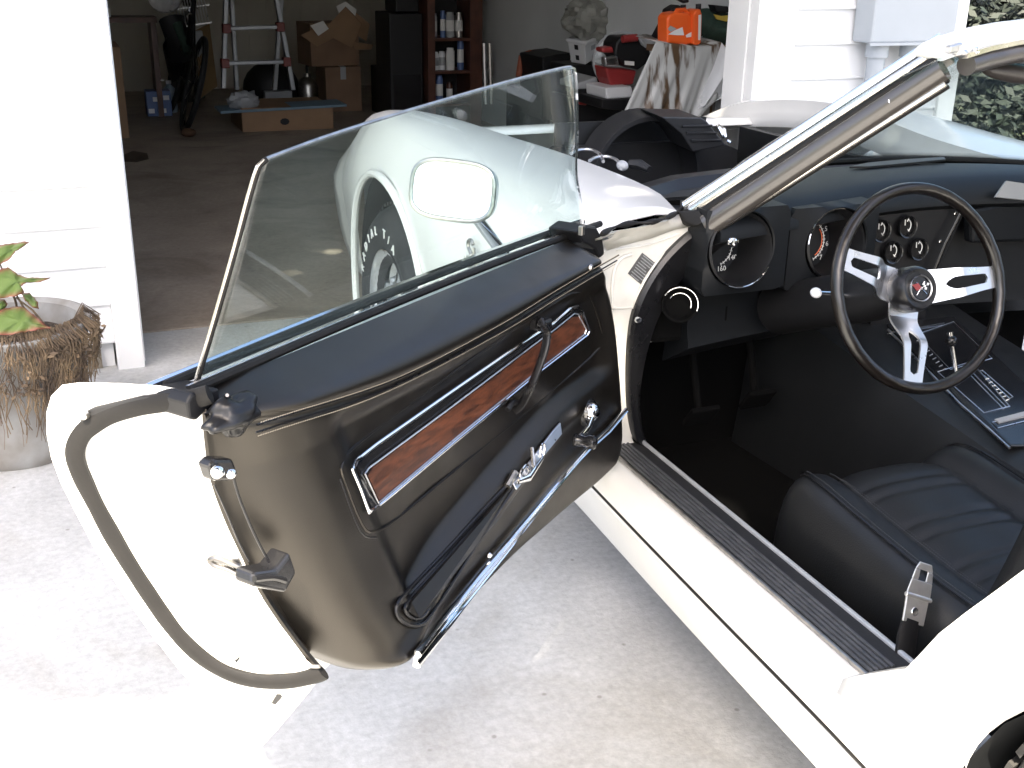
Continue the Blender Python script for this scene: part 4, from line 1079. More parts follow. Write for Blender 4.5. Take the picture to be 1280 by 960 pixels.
# cushion end cap at the rear top corner and the vertical pleat below it
c = T(292, 518, -.026)
def pucker(u, v):
    th, ph = u * 6.2832, (v - .5) * 3.13
    d = Vector((math.cos(th) * math.cos(ph), math.sin(th) * math.cos(ph), math.sin(ph)))
    k = 1 + .16 * math.cos(5 * math.atan2(d.z, d.x) + 1.0) * math.hypot(d.x, d.z) + .22 * noise.noise(d * 2.2 + Vector((4, 1, 0)))
    return c + (DU * (d.x * .036) + DN * (d.y * .020) + DZ * (d.z * .021)) * k
MB().grid(pucker, 40, 20).build('cushion_end', M['vinyl2'], door, smooth=True, ang=0)
MB().tube([E_(284, 494, .006), T(283, 500, -.03), T(290, 492, -.045)], [.002, .005, .003], 8).build('belt_clip', M['darksteel'], door, smooth=True)
tt([(268, 606), (283, 640), (298, 676), (312, 702)], .0012, 'vinyl2', 'pleat', -.02)
mb = MB()
P = catmull([T(*p, -.004) for p in [(290, 590), (300, 625), (318, 668), (338, 706)]], 5); MB().tube(P, .0016, 6).build('pleat', M['vinyl2'], door, smooth=True)
for p, r in (((272, 590), .0075), ((289, 592), .006)):
    q = T(p[0], p[1], .012); MB().ball(q, r, r, r, 16, 12).build('bolt_head', M['chrome'], door, smooth=True)
MB().prism([T(*p, .0) for p in [(262, 583), (270, 574), (292, 574), (297, 588), (290, 602), (268, 602)]], -DN * .02).build('bolt_bracket', M['blackgloss'], door, bevel=.004)
# black rubber latch block on the rear edge
a = [(316, 722), (340, 715), (362, 692), (371, 716), (360, 738), (350, 742), (318, 730)]
MB().prism([T(*p, .012) for p in [(318, 716), (346, 712), (363, 690), (372, 716), (358, 742), (316, 734)]], -DN * .03).build('latch_block', M['blackgloss'], door, bevel=.005, seg=3)
tt([(318, 724), (340, 722), (356, 726)], .004, 'blackgloss', 'block_lip', .014)

# ---- wood panel with its chrome bezel
bez = [(462, 640), (452, 612), (441, 586), (446, 575), (470, 556), (560, 493), (648, 432), (692, 404), (712, 386), (722, 383), (729, 390), (737, 414), (734, 420), (678, 463), (569, 552), (474, 632)]
def dens(poly, n=8, closed=True):
    out = []
    for a, b in zip(poly, poly[1:] + poly[:1] if closed else poly[1:]): out += [(lerp(a[0], b[0], k / n), lerp(a[1], b[1], k / n)) for k in range(n)]
    return out
def slab(top, bot, up, th, nm, m, n=26):     # a thin strip following the panel between two traced edges
    A = [Vector((x, y, 0)) for x, y in top]; B = [Vector((x, y, 0)) for x, y in bot]
    A, B = resample(A, n), resample(B, n); rows = []
    for a, b in zip(A, B):
        q = [T(p.x, p.y, up) for p in (a, a.lerp(b, .5), b)]
        rows.append([q[0] - DN * .004] + [p + DN * th for p in q] + [q[2] - DN * .004])
    return MB().loft(rows, True, True).build(nm, M[m], door)
slab([(452, 612), (443, 580), (462, 563), (560, 494), (648, 433), (692, 405), (714, 386), (728, 391)], [(463, 638), (474, 631), (569, 551), (640, 493), (678, 462), (710, 440), (733, 419), (736, 412)], .002, .004, 'bezel_tray', 'blackgloss')
tt(dens(bez), .0030, 'chrome', 'bezel', .008, 1, True, .8)
woodp = [(473, 629), (456, 592), (461, 585), (560, 512), (678, 423), (692, 413), (718, 392), (723, 393), (733, 412), (731, 418), (678, 459), (573, 545)]
slab([(457, 594), (461, 585), (560, 512), (678, 423), (692, 413), (718, 392), (724, 394)], [(473, 628), (480, 622), (573, 545), (678, 459), (706, 438), (731, 417), (732, 412)], .0045, .004, 'wood_inlay', 'wood')
tt(dens(woodp), .0012, 'brushed', 'inlay_edge', .0095, 1, True)
out = [(430, 600), (452, 655), (468, 664), (500, 645), (600, 562), (700, 480), (748, 436), (752, 414), (738, 372), (722, 366), (690, 380), (560, 470), (450, 552), (428, 580)]
tt(out, .0022, 'vinyl', 'panel_bead', -.001, 3, True)
out = [(424, 598), (450, 664), (470, 672)]
tt(out, .0016, 'vinyl2', 'panel_bead', -.0005, 4)
# grab strap
P = [T(672, 403, .004), T(676, 404, .022), T(683, 414, .034), T(682, 432, .040), T(675, 455, .040), T(664, 482, .034), T(654, 502, .020), T(644, 512, .006)]
P = catmull(P, 5)
MB().tube(P, [.0095 if i < 6 else .0088 for i in range(len(P))], 10, flat=.6, up=DN).build('grab_strap', M['vinyl2'], door, smooth=True)
MB().obox(T(676, 405, .014), (DU, DN, DZ), (.011, .016, .010)).build('strap_mount', M['vinyl2'], door, bevel=.004)
tt([(634, 512), (642, 503), (650, 508)], .005, 'vinyl2', 'strap_mount', .008)
MB().tube([p + DN * .004 + DU * .004 for p in P[8:-6]], .0008, 5).build('strap_piping', M['trimdark'], door, smooth=True)
# window crank: chrome dome, arm, black knob
cc = T(737, 514, .012); ck = T(728, 552, .030)
MB().lathe([(.026, -.01), (.026, .0), (.022, .006), (.010, .009)], T(735, 515, .0), DN, 28).build('crank_plate', M['vinyl2'], door, smooth=True)
MB().lathe([(.0165, -.002), (.0165, .006), (.0140, .012), (.008, .016), (0, .017)], cc, DN, 28).build('crank_boss', M['chrome'], door, smooth=True)
MB().tube([cc + DN * .010, cc.lerp(ck, .5) + DN * .006, ck - DN * .010], [.008, .006, .008], 10, flat=.5, up=DN).build('crank_arm', M['chrome'], door, smooth=True)
MB().lathe([(.0105, -.004), (.0115, -.002), (.0105, .004), (.009, .016), (.0125, .022), (.0125, .032), (.009, .036), (0, .037)], ck - DN * .012, DN + DU * -.25, 22).build('crank_knob', M['blackgloss'], door, smooth=True)
# lower pocket, door release and the chrome strip
tt([(640, 600), (600, 642), (560, 686), (520, 728), (500, 750), (495, 762), (500, 774), (514, 782), (528, 780), (538, 770), (570, 722), (604, 668), (636, 620), (648, 604)], .0030, 'vinyl2', 'pocket_bead', .003, 4)
tt([(644, 606), (604, 648), (560, 696), (518, 742), (506, 758), (509, 768), (520, 774), (530, 770), (536, 760)], .0026, 'vinyl2', 'pocket_bead', .0025, 4)
MB().prism([T(*p, .001) for p in [(642, 602), (698, 527), (701, 540), (655, 600), (640, 622), (622, 648), (600, 672), (560, 720), (534, 764), (522, 772), (508, 764), (512, 752)]], DN * .0035).build('pocket_plate', M['vinyl'], door)
MB().prism([T(*p, .006) for p in [(640, 604), (690, 538), (699, 528), (701, 542), (660, 592), (644, 612)]], DN * .003).build('release_plate', M['brushed'], door, bevel=.001)
cen = T(656, 592, .014)
MB().tube([cen + (DU * math.cos(R(a)) + DZ * math.sin(R(a))) * .0125 for a in range(-30, 211, 20)], .0042, 10, flat=.6, up=DN).build('release_loop', M['chrome'], door, smooth=True)
MB().tube([T(648, 602, .018), T(662, 597, .022), T(678, 573, .018)], [.005, .0065, .004], 10, flat=.5, up=DN).build('release_lever', M['chrome'], door, smooth=True)
MB().tube([T(665, 560, .012), T(667, 583, .018)], [.003, .0036], 8).build('release_lever', M['silverpaint'], door, smooth=True)
MB().tube([T(678, 563, .014) + (DU * .0075 * math.cos(R(a)) + DZ * .0115 * math.sin(R(a))) for a in range(0, 360, 20)], .0018, 8, closed=True).build('lock_ring', M['chrome'], door, smooth=True)
MB().tube([T(634, 608, .006), T(644, 590, .012)], .006, 8).build('release_hinge', M['steel'], door, smooth=True)
ct = [(520, 824, 1.0), (540, 798, 1.0), (570, 760, .95), (600, 722, .85), (630, 686, .72), (655, 655, .62), (690, 612, .5), (722, 574, .42), (735, 560, .40), (760, 538, .40), (782, 512, .40)]
secs = []
P = [T(x, y, .010) for x, y, w in ct]
for i, (x, y, w) in enumerate(ct):
    t = (P[min(i + 1, len(P) - 1)] - P[max(i - 1, 0)]).normalized(); s = t.cross(DN).normalized(); h = .0115 * w
    secs.append([P[i] + s * a * h + DN * b * (.4 + .6 * w) for a, b in ((-1, -.004), (-1, .004), (-.72, .008), (-.42, .006), (-.2, .0022), (.2, .0022), (.42, .006), (.72, .008), (1, .004), (1, -.004))])
MB().loft(secs, True, True).build('chrome_strip', M['chrome'], door, smooth=True, ang=50)
MB().lathe([(0, .004), (.003, .0035), (.0045, .0)], T(612, 694, .010), DN, 12).build('screw', M['chrome'], door, smooth=True)
MB().lathe([(0, .005), (.0035, .004), (.0055, .0)], T(738, 334, .0), DN, 12).build('screw', M['steel'], door, smooth=True)

# ---- belt seals, front and rear clips
zb_ = .838
def belt(off, dz, r, m, nm, u0=.0, u1=.985, parent=door):
    return MB().tube([W(lerp(u0, u1, k / 40), off + .012 * math.sin(math.pi * k / 40) * -1, zb_ + dz) for k in range(41)], r, 8).build(nm, M[m], parent, smooth=True)
belt(-.062, .003, .006, 'seal', 'belt_seal')
belt(-.074, .002, .0028, 'silverpaint', 'belt_molding')
belt(-.098, .002, .006, 'seal', 'belt_seal')
belt(-.112, .000, .006, 'chrome', 'belt_molding', 0, 1.0)
c = Wd(744, 303, -.050)
MB().prism([Wd(*p, -.035) for p in [(722, 290), (734, 281), (746, 283), (754, 298), (757, 318), (750, 324), (744, 312), (728, 304)]], -DN * .06).build('seal_clip', M['blackp'], door, bevel=.005)
MB().obox(Wd(727, 288, -.03), (DU, DN, DZ), (.005, .004, .008)).build('clip_tab', M['steel'], door, bevel=.001)
MB().prism([Wd(*p, -.045) for p in [(234, 504), (240, 492), (274, 485), (276, 503), (256, 516), (246, 526), (237, 524)]], -DN * .05).build('seal_clip', M['blackp'], door, bevel=.003)

# ---- side glass, curved inwards towards the top
def gn(z): return -.086 + .080 * max(0, (z - .83) / .28) ** 1.15
def G(px, py):
    off = -.086
    for _ in range(10): u, z = ond(px, py, off); off = gn(z)
    return u, z
gt = catmull([G(*p) + (0,) for p in [(333, 199), (400, 174), (480, 148), (560, 124), (640, 101), (700, 86), (713, 84)]], 6)
gf = catmull([G(*p) + (0,) for p in [(713, 84), (719, 88), (721, 120), (723, 180), (727, 235), (733, 300)]], 6)
grr = catmull([G(*p) + (0,) for p in [(333, 199), (325, 206), (314, 240), (298, 300), (281, 360), (262, 425), (244, 490), (241, 505)]], 6)
NU, NV = 48, 26
A_, B_, C_ = resample(gt, NU + 1), resample(grr, NV + 1), resample(gf, NV + 1)
D_ = [B_[-1].lerp(C_[-1], i / NU) for i in range(NU + 1)]
rows = []
for i in range(NU + 1):
    s = i / NU; row = []
    for j in range(NV + 1):
        t = j / NV
        q = B_[j] * (1 - s) + C_[j] * s + A_[i] * (1 - t) + D_[i] * t - (B_[0] * (1 - s) * (1 - t) + C_[0] * s * (1 - t) + B_[-1] * (1 - s) * t + C_[-1] * s * t)
        z = q.y
        n = gn(z) - .026 * sm(.16, .02, q.x) * sm(.86, 1.0, z)      # the front end wraps round to the pillar
        row.append(W(q.x, n, z))
    rows.append(row)
MB().loft(rows).build('window_glass', M['glass'], door, smooth=True, solid=.005, ang=0)
MB().tube([r[0] + DZ * .0005 for r in rows], .0022, 8).build('glass_edge', M['steel'], door, smooth=True)
MB().tube(rows[0], .0032, 8).build('glass_edge', M['seal'], door, smooth=True)
MB().tube([p + DU * .004 for p in rows[0]], .0018, 6).build('edge_trim', M['silverpaint'], door, smooth=True)
MB().tube(rows[-1], .0016, 6).build('glass_edge', M['steel'], door, smooth=True)

# ---- outside mirror
mc = Wd(565.5, 238, -.185)
mn = (DU * 1.0 + DN * .28 + DZ * .20).normalized(); mx = (DN - mn * DN.dot(mn)).normalized(); my = mn.cross(mx)
if my.z < 0: my = -my
def rr_(w, h, r, k=40):
    out = []
    for i in range(k):
        a = 2 * math.pi * i / k; e = 3.4
        ca, sa = math.cos(a), math.sin(a)
        out.append((w * math.copysign(abs(ca) ** (2 / e), ca), h * math.copysign(abs(sa) ** (2 / e), sa)))
    return out
sc = depth(mc) / FPX
view = (CAMP - mc).normalized()
mw = 54 * sc / math.sqrt(1 - view.dot(mx) ** 2); mh = 37.5 * sc / math.sqrt(max(.2, 1 - view.dot(my) ** 2))
def mp(x, y, d): return mc + mx * x + my * y + mn * d
secs = []
for f, d in ((.94, .0), (1.0, .0015), (1.0, -.006), (.97, -.022), (.85, -.042), (.55, -.056), (.1, -.062)):
    secs.append([mp(x * f, y * f, d) for x, y in rr_(mw, mh, 0)])
MB().loft(secs, True, True).build('mirror_shell', M['paint'], door, smooth=True)
MB().prism([mp(x * .93, y * .93, .0006) for x, y in rr_(mw, mh, 0)], mn * .001).build('mirror_glass', M['mirror'], door)
MB().tube([mp(x * .955, y * .955, .001) for x, y in rr_(mw, mh, 0)], .0040, 8, closed=True).build('mirror_rim', M['steel'], door, smooth=True)
b0 = Wd(646, 340, -.16); b1 = mp(.035, -mh * .8, -.03)
MB().tube([b0, b0.lerp(b1, .5), b1], [.019, .012, .011], 14, flat=.8).build('mirror_stem', M['chrome'], door, smooth=True)

# ================================================================== PLANTER
PC = Vector((-.185, 3.13, 0))
pot = thing('planter', PC, 'round grey cement planter hung with dead stems beside the white siding', 'planter')
MB().lathe([(.0, .02), (.165, .0), (.172, .01), (.180, .04), (.192, .15), (.204, .27), (.212, .325), (.222, .345), (.220, .362), (.205, .366), (.192, .355), (.186, .30), (.184, .26), (.0, .26)], PC, (0, 0, 1), 56).build('pot', M['terracotta'], pot, smooth=True)
def soilz(a, r): return .292 + .02 * noise.noise(Vector((r * math.cos(a) * 9, r * math.sin(a) * 9, 1)))
MB().grid(lambda u, v: PC + Vector((.186 * v * math.cos(u * 6.2832), .186 * v * math.sin(u * 6.2832), soilz(u * 6.2832, .186 * v))), 40, 8).build('soil', M['soil'], pot, smooth=True)
mb = MB(); rnd = random.Random(3)
for k in range(150):
    a = rnd.uniform(0, 6.283); r = rnd.uniform(.02, .18); p = PC + Vector((r * math.cos(a), r * math.sin(a), .30))
    d = Vector((rnd.gauss(0, 1), rnd.gauss(0, 1), rnd.uniform(0, .5))).normalized()
    L = rnd.uniform(.02, .07); mb.tube([p, p + d * L * .5 + Vector((0, 0, .008)), p + d * L], [.0022, .0018, .001], 5)
for k in range(270):             # stems spilling over the rim, densest in front
    a = rnd.choice([rnd.uniform(-2.6, -.4), rnd.uniform(-1.9, -.2), rnd.uniform(-1.2, .1)])
    e = Vector((math.cos(a), math.sin(a), 0)); t = Vector((-e.y, e.x, 0)); L = rnd.uniform(.05, .27) * (.6 if a > -.5 else 1)
    P = [PC + e * .16 + Vector((0, 0, .315)), PC + e * .205 + t * rnd.gauss(0, .01) + Vector((0, 0, .372 + rnd.uniform(0, .012)))]
    x = 0; n = 6
    for i in range(1, n + 1):
        x += rnd.gauss(0, .011); z = .355 - L * i / n
        rad = lerp(.19, .226, max(0, z) / .35) + .008 + rnd.uniform(0, .014)
        P.append(PC + e * rad + t * x + Vector((0, 0, z)))
    w = rnd.uniform(.0009, .0022)
    mb.tube(P, [w] * 3 + [w * .8] * 3 + [w * .6] * 2, 5)
    if rnd.random() < .3:
        q = P[4]; leafball(mb, q + e * .006, .010, .010, .016, 3, .009)
mb.build('dead_stems', M['stem'], pot, smooth=True, kind='stuff')
plant = thing('potted_plant', PC + Vector((-.05, 0, .29)), 'big green leaves with reddish edges growing in the cement planter', 'plant')
def leaf(pts, dep, fold=.012, seed=1):
    P = [Vector((x, y, 0)) for x, y in pts]; c = sum(P, Vector()) / len(P); r2 = random.Random(seed)
    # rings from the border to the middle with a little relief, set back along the ray by a tilt
    B = []
    for a, b in zip(P, P[1:] + P[:1]):
        B += [a.lerp(b, k / 4) + Vector((r2.uniform(-.6, .6), r2.uniform(-.6, .6), 0)) for k in range(4)]
    N = len(B); vs = []; ed = []
    for f in (1, .9, .72, .5, .25):
        for i, q in enumerate(B):
            w = c.lerp(q, f); d = dep + (w.x - c.x) * .0006 - (w.y - c.y) * .0014 + fold * f * f + .006 * math.sin(w.x * .31 + w.y * .23 + seed)
            vs.append(ondep(w.x, w.y, d)); ed.append({1: 1, .9: .75, .72: .35, .5: .15, .25: 0}[f])
    vs.append(ondep(c.x, c.y, dep)); ed.append(0)
    fs = [(k * N + i, k * N + (i + 1) % N, (k + 1) * N + (i + 1) % N, (k + 1) * N + i) for k in range(4) for i in range(N)] + [(4 * N + i, 4 * N + (i + 1) % N, 5 * N) for i in range(N)]
    mb = MB(); mb.add(vs, fs); o = mb.build('leaf', M['leaf'], plant, smooth=True, solid=.0012, ang=0)
    at = o.data.attributes.new('edge', 'FLOAT', 'POINT')
    if len(o.data.vertices) == len(ed): at.data.foreach_set('value', ed)
DP = depth(PC + Vector((-.02, -.1, .42)))
leaf([(-22, 312), (0, 307), (14, 304), (22, 304), (30, 302), (36, 303), (26, 310), (20, 314), (12, 324), (0, 331), (-20, 336)], DP + .02, seed=1)
leaf([(-20, 342), (0, 337), (9, 334), (16, 338), (22, 343), (34, 347), (46, 347), (63, 347), (50, 353), (33, 353), (26, 358), (30, 366), (20, 370), (6, 372), (-18, 374)], DP - .02, seed=2)
leaf([(-16, 392), (6, 386), (20, 383), (30, 384), (38, 390), (46, 397), (56, 405), (63, 410), (48, 412), (32, 415), (14, 418), (-14, 420)], DP - .05, seed=3)
leaf([(26, 367), (36, 366), (42, 371), (47, 378), (48, 386), (40, 384), (32, 376)], DP + .02, seed=4)
leaf([(-14, 374), (4, 374), (10, 380), (4, 388), (10, 395), (-2, 393), (-14, 388)], DP - .03, seed=5)
mb = MB()
for a, b in (((20, 372), (54, 404)), ((0, 330), (30, 420)), ((10, 350), (44, 424))): mb.tube([ondep(*a, DP + .03), ondep((a[0] + b[0]) / 2 + 4, (a[1] + b[1]) / 2, DP + .04), PC + Vector((.05, .0, .29)) if b[0] < 50 else ondep(*b, DP)], [.002, .003, .004], 6)
mb.build('stem', M['stem'], plant, smooth=True)

# ================================================================== IN THE GARAGE
def gz(px, py): return onz(px, py, .004)
def boxthing(name, label, cat, px0, px1, ytop, ybot, dep, m, rot=0, **k):
    """an upright box whose front spans the two pixel columns, standing where its foot pixel meets the floor"""
# step ladder standing at the back
yl = 8.6
lad = thing('ladder', ony(315, 108, yl), 'aluminium folding ladder standing open at the back of the garage', 'ladder')
def LP(px, py, dy=0): return ony(px, py, yl + dy)
for a, b, dy in (((284, -60), (279, 110), 0), ((356, -60), (343, 112), .5), ((286, -60), (296, 112), .5)): MB().obox((LP(*a, dy) + LP(*b, dy)) / 2, ((1, 0, 0), (0, 1, 0), LP(*a, dy) - LP(*b, dy)), (.016, .03, (LP(*a, dy) - LP(*b, dy)).length / 2)).build('rail', M['dullalu'], lad, bevel=.004)
a, b = LP(334, -60), LP(360, 76); MB().obox((a + b) / 2, ((1, 0, 0), (0, 1, 0), a - b), (.016, .03, (a - b).length / 2)).build('rail', M['dullalu'], lad, bevel=.004)
a, b = LP(360, 76), LP(366, 112); MB().obox((a + b) / 2, ((1, 0, 0), (0, 1, 0), a - b), (.016, .03, (a - b).length / 2)).build('rail', M['dullalu'], lad, bevel=.004)
for y, x0, x1 in ((-8, 285, 346), (35.5, 283, 350), (79, 281, 358)):
    a, b = LP(x0, y, -.03), LP(x1, y - 2, -.03)
    MB().obox((a + b) / 2, (a - b, (0, 1, 0), (0, 0, 1)), ((a - b).length / 2, .03, .014)).build('rung', M['dullalu'], lad, bevel=.005)
    for p in (a, b): MB().obox(p, ((1, 0, 0), (0, 1, 0), (0, 0, 1)), (.028, .04, .032)).build('hinge_block', M['darkred'], lad, bevel=.006)

def crate(name, label, cat, p0, w, d, h, m, rot=0, flaps=0, group=None, tape=False, lift=0):
    """cardboard box standing on its front-left foot point"""
    t = thing(name, p0, label, cat, group)
    cr, sr = math.cos(rot), math.sin(rot)
    def L(x, y, z): return Vector(p0) + Vector((x * cr - y * sr, x * sr + y * cr, z + lift))
    def bx(a, b, nm, mm=m):
        c = [L(x, y, z) for z in (a[2], b[2]) for x, y in ((a[0], a[1]), (b[0], a[1]), (b[0], b[1]), (a[0], b[1]))]
        return MB().add(c, [(0, 3, 2, 1), (4, 5, 6, 7), (0, 1, 5, 4), (1, 2, 6, 5), (2, 3, 7, 6), (3, 0, 4, 7)]).build(nm, M[mm], t, bevel=.003)
    bx((0, 0, 0), (w, d, h), 'carton')
    if tape: bx((w * .42, -.001, h * .72), (w * .58, .01, h + .001), 'tape', 'greyp'); bx((w * .42, -.001, h + .001), (w * .58, d, h + .002), 'tape', 'greyp')
    for k in range(flaps):
        s = [(-.26 * w, .0), (w * 1.0, .0)][k % 2]
        q = [L(0 if k % 2 == 0 else w, 0, h), L(0 if k % 2 == 0 else w, d, h), L((-.45 if k % 2 == 0 else 1.45) * w, d, h + .10 * (1 - 2 * (k // 2))), L((-.45 if k % 2 == 0 else 1.45) * w, 0, h + .10 * (1 - 2 * (k // 2)))]
        MB().prism(q, (0, 0, .005)).build('flap', M[m], t)
    return t, L
# left side: tall box, pack, bottle, clutter
p = gz(135, 172)
crate('tall_carton', 'tall plain cardboard carton just inside the left side of the opening', 'cardboard box', (.28, 8.5, .004), .22, .5, .62, 'card')
q = gz(185, 146); t = thing('detergent_pack', q, 'blue printed pack on the floor left of the ladder', 'package')
MB().box((q.x, q.y, .004), (q.x + .19, q.y + .16, .20)).build('pack', M['bluepack'], t, bevel=.006)
for x, z in ((.01, .03), (.05, .12), (.10, .03), (.13, .13)): MB().box((q.x + x, q.y - .002, z), (q.x + x + .045, q.y, z + .035)).build('printed_mark', M['whitep'], t)
q = gz(214, 140); t = thing('plastic_bottle', q, 'translucent blue grey bottle standing beside the blue pack', 'bottle')
MB().lathe([(0, 0), (.05, .0), (.055, .02), (.055, .15), (.045, .19), (.02, .215), (.02, .225), (0, .225)], q, (0, 0, 1), 20).build('bottle', mat('pale_blue_plastic', (.30, .38, .45), .35), t, smooth=True)
MB().lathe([(.022, .2255), (.022, .25), (0, .25)], q, (0, 0, 1), 16).build('cap', M['whitep'], t, smooth=True)
# bicycle leaning, seen end on
bt = thing('bicycle', (.70, 8.9, .004), 'dark bicycle leaning at the left end of the garage', 'bicycle')
for y, z in ((8.75, .33), (9.8, .33)):
    MB().tube([(1.0 + .10 * math.sin(R(a)) , y + .32 * math.cos(R(a)), z + .32 * math.sin(R(a))) for a in range(0, 360, 12)], .022, 8, closed=True).build('tyre', M['tyre'], bt, smooth=True)
    sp = MB()
    for k in range(14): a = 2 * math.pi * k / 14; sp.tube([(1.0, y, z), (1.0 + .1 * math.sin(a), y + .31 * math.cos(a), z + .31 * math.sin(a))], .0015, 4)
    sp.build('spokes', M['steel'], bt)
fm = MB()
for a, b in (((1.0, 8.75, .33), (1.06, 8.95, .82)), ((1.05, 8.97, .80), (1.0, 9.3, .32)), ((1.05, 8.97, .84), (1.06, 9.45, .78)), ((1.0, 9.3, .32), (1.07, 9.45, .80)), ((1.0, 9.3, .32), (1.0, 9.8, .33)), ((1.0, 9.8, .33), (1.06, 9.45, .74)), ((1.06, 8.95, .82), (1.08, 8.92, .98))): fm.tube([a, b], .018, 10)
fm.build('frame', M['blackgloss'], bt, smooth=True)
MB().tube([(.80, 8.85, 1.0), (.95, 8.92, 1.0), (1.2, 8.92, 1.02), (1.34, 8.86, 1.0)], .012, 8).build('handlebar', M['blackp'], bt, smooth=True)
MB().ball((1.09, 9.45, .88), .06, .13, .04).build('saddle', M['blackp'], bt, smooth=True)
MB().lathe([(0, 0), (.02, .0), (.11, .03), (.12, .06)], ony(205, -4, 8.7), (0, -1, .2), 20).build('headlamp', M['alu'], bt, smooth=True)
MB().box(tuple(ony(201, 100, 8.6)), tuple(ony(206, 110, 8.6) + Vector((.0, .02, .05)))).build('reflector', M['whitep'], bt)
# wire grill rack leaning with a yellow-brown board behind it
gr = thing('wire_rack', ony(240, 60, 9.3), 'shiny wire rack leaning at the left rear of the garage', 'rack')
mb = MB()
for k in range(12):
    a, b = ony(214 + k * 3.4, -12 - k * .4, 9.3), ony(222 + k * 3.5, 34 - k * .7, 9.3); mb.tube([a, b], .006, 5)
mb.build('wire', M['alu'], gr)
for y0 in (-10, 12, 34): MB().tube([ony(212 + (y0 + 10) * .2, y0, 9.31), ony(258 + (y0 + 10) * .15, y0 - 6, 9.31)], .009, 6).build('cross_wire', M['alu'], gr)
bd = MB().prism([ony(*p, 9.7) for p in [(240, 40), (262, 30), (272, 108), (252, 122)]], (0, .03, 0)).build('board', mat('tan_board', (.20, .12, .04), .7, vary=.3), None)
bd['label'] = 'tan board leaning behind the wire rack'; bd['category'] = 'board'
sk = MB().prism([ony(*p, 9.45) for p in [(224, 40), (252, 38), (256, 60), (248, 72), (236, 62)]], (.01, .02, 0)).build('plastic_bag', M['greyp'], None, bevel=.01)
sk['label'] = 'crumpled pale bag hanging below the wire rack'; sk['category'] = 'bag'
t = thing('golf_bag', gz(232, 128), 'dark long bag leaning under the wire rack', 'bag')
MB().tube([gz(236, 122) + Vector((0, 0, .02)), ony(224, 60, 9.2), ony(215, 25, 9.3)], [.13, .12, .10], 14).build('bag_body', M['blackp'], t, smooth=True)
MB().tube([gz(250, 122) + Vector((0, 0, .02)), ony(232, 60, 9.1), ony(222, 30, 9.2)], [.05, .04, .04], 10).build('side_pocket', M['green'], t, smooth=True)
t = thing('shelf_unit', ony(140, 60, 9.9), 'low dark shelf with papers at the far left of the garage', 'shelf')
MB().box((.28, 9.5, .72), (.85, 9.8, .76)).build('shelf_board', M['darkwood'], t)
MB().box((.28, 9.5, .004), (.32, 9.8, .72)).build('side_panel', M['darkwood'], t); MB().box((.80, 9.5, .004), (.84, 9.8, .72)).build('side_panel', M['darkwood'], t)
MB().obox((.42, 9.55, .80), ((1, .2, .2), (0, 1, .3), (0, 0, 1)), (.10, .08, .03)).build('paper_pile', M['paper'], None).__setitem__('label', 'loose white papers on the low dark shelf')
bpy.data.objects['paper_pile']['category'] = 'papers'
# flat box with a blue board, a small lump and a dark stain
y = gz(360, 163).y
crate('flat_carton', 'long flat cardboard box lying on the floor under the blue board', 'cardboard box', (gz(301, 163).x, y, .004), gz(421, 163).x - gz(301, 163).x, .55, .17, 'card')
MB().prism([ony(356, 152, y - .003) + Vector((.035 * math.cos(R(a)), 0, .025 * math.sin(R(a)))) for a in range(0, 360, 40)], (0, .002, 0)).build('printed_mark', M['blackp'], bpy.data.objects['flat_carton'])
pa, pb = ony(275, 141, y + .02), ony(432, 132, y + .02)
bb = MB().obox((pa + pb) / 2 + Vector((0, .12, .006)), (pb - pa, (0, 1, 0), (0, 0, 1)), ((pb - pa).length / 2, .16, .009)).build('blue_board', M['blueboard'], None, bevel=.003)
bb['label'] = 'long narrow blue board resting on the flat cardboard box'; bb['category'] = 'board'
q = gz(236, 171); lump = MB().ball(q + Vector((0, 0, .03)), .055, .04, .032, 14, 8).build('work_glove', mat('brown_leather', (.10, .05, .025), .8, vary=.3), None, smooth=True)
lump['label'] = 'small brown leather lump alone on the garage floor'; lump['category'] = 'glove'
MB().prism([gz(*p) + Vector((0, 0, .001)) for p in [(150, 196), (166, 189), (184, 192), (186, 199), (170, 203), (155, 202)]], (0, 0, .002)).build('oil_stain', mat('oil_stain', (.045, .03, .022), .5), None, kind='structure')
# box stack: plain box with an open box on top
q = gz(405, 138)
t, L = crate('plain_carton', 'plain square cardboard box with tape, under the open carton', 'cardboard box', (q.x, 9.45, .004), .30, .36, .36, 'card2', tape=True)
t, L = crate('open_carton', 'open cardboard carton with raised flaps stacked on the plain box', 'cardboard box', (q.x - .10, 9.5, .366), .42, .34, .34, 'card2', rot=.12)
for pts in ([(376, 44), (405, 30), (420, 46), (396, 58)], [(402, 40), (432, 8), (452, 30), (440, 60)], [(440, 12), (462, 30), (458, 52), (440, 40)], [(440, 52), (466, 56), (464, 62), (444, 62)]):
    MB().prism([ony(*p, 9.48 + .02 * (pts[0][0] % 3)) for p in pts], (.004, .006, 0)).build('flap', M['card'], t)
for pts in ([(388, 32), (404, 26), (411, 36), (398, 45)], [(420, 8), (432, 2), (446, 12), (444, 20), (432, 8), (424, 16)]):
    MB().prism([ony(*p, 9.44) for p in pts], (0, .004, 0)).build('paper_sheet', M['paper'], t)
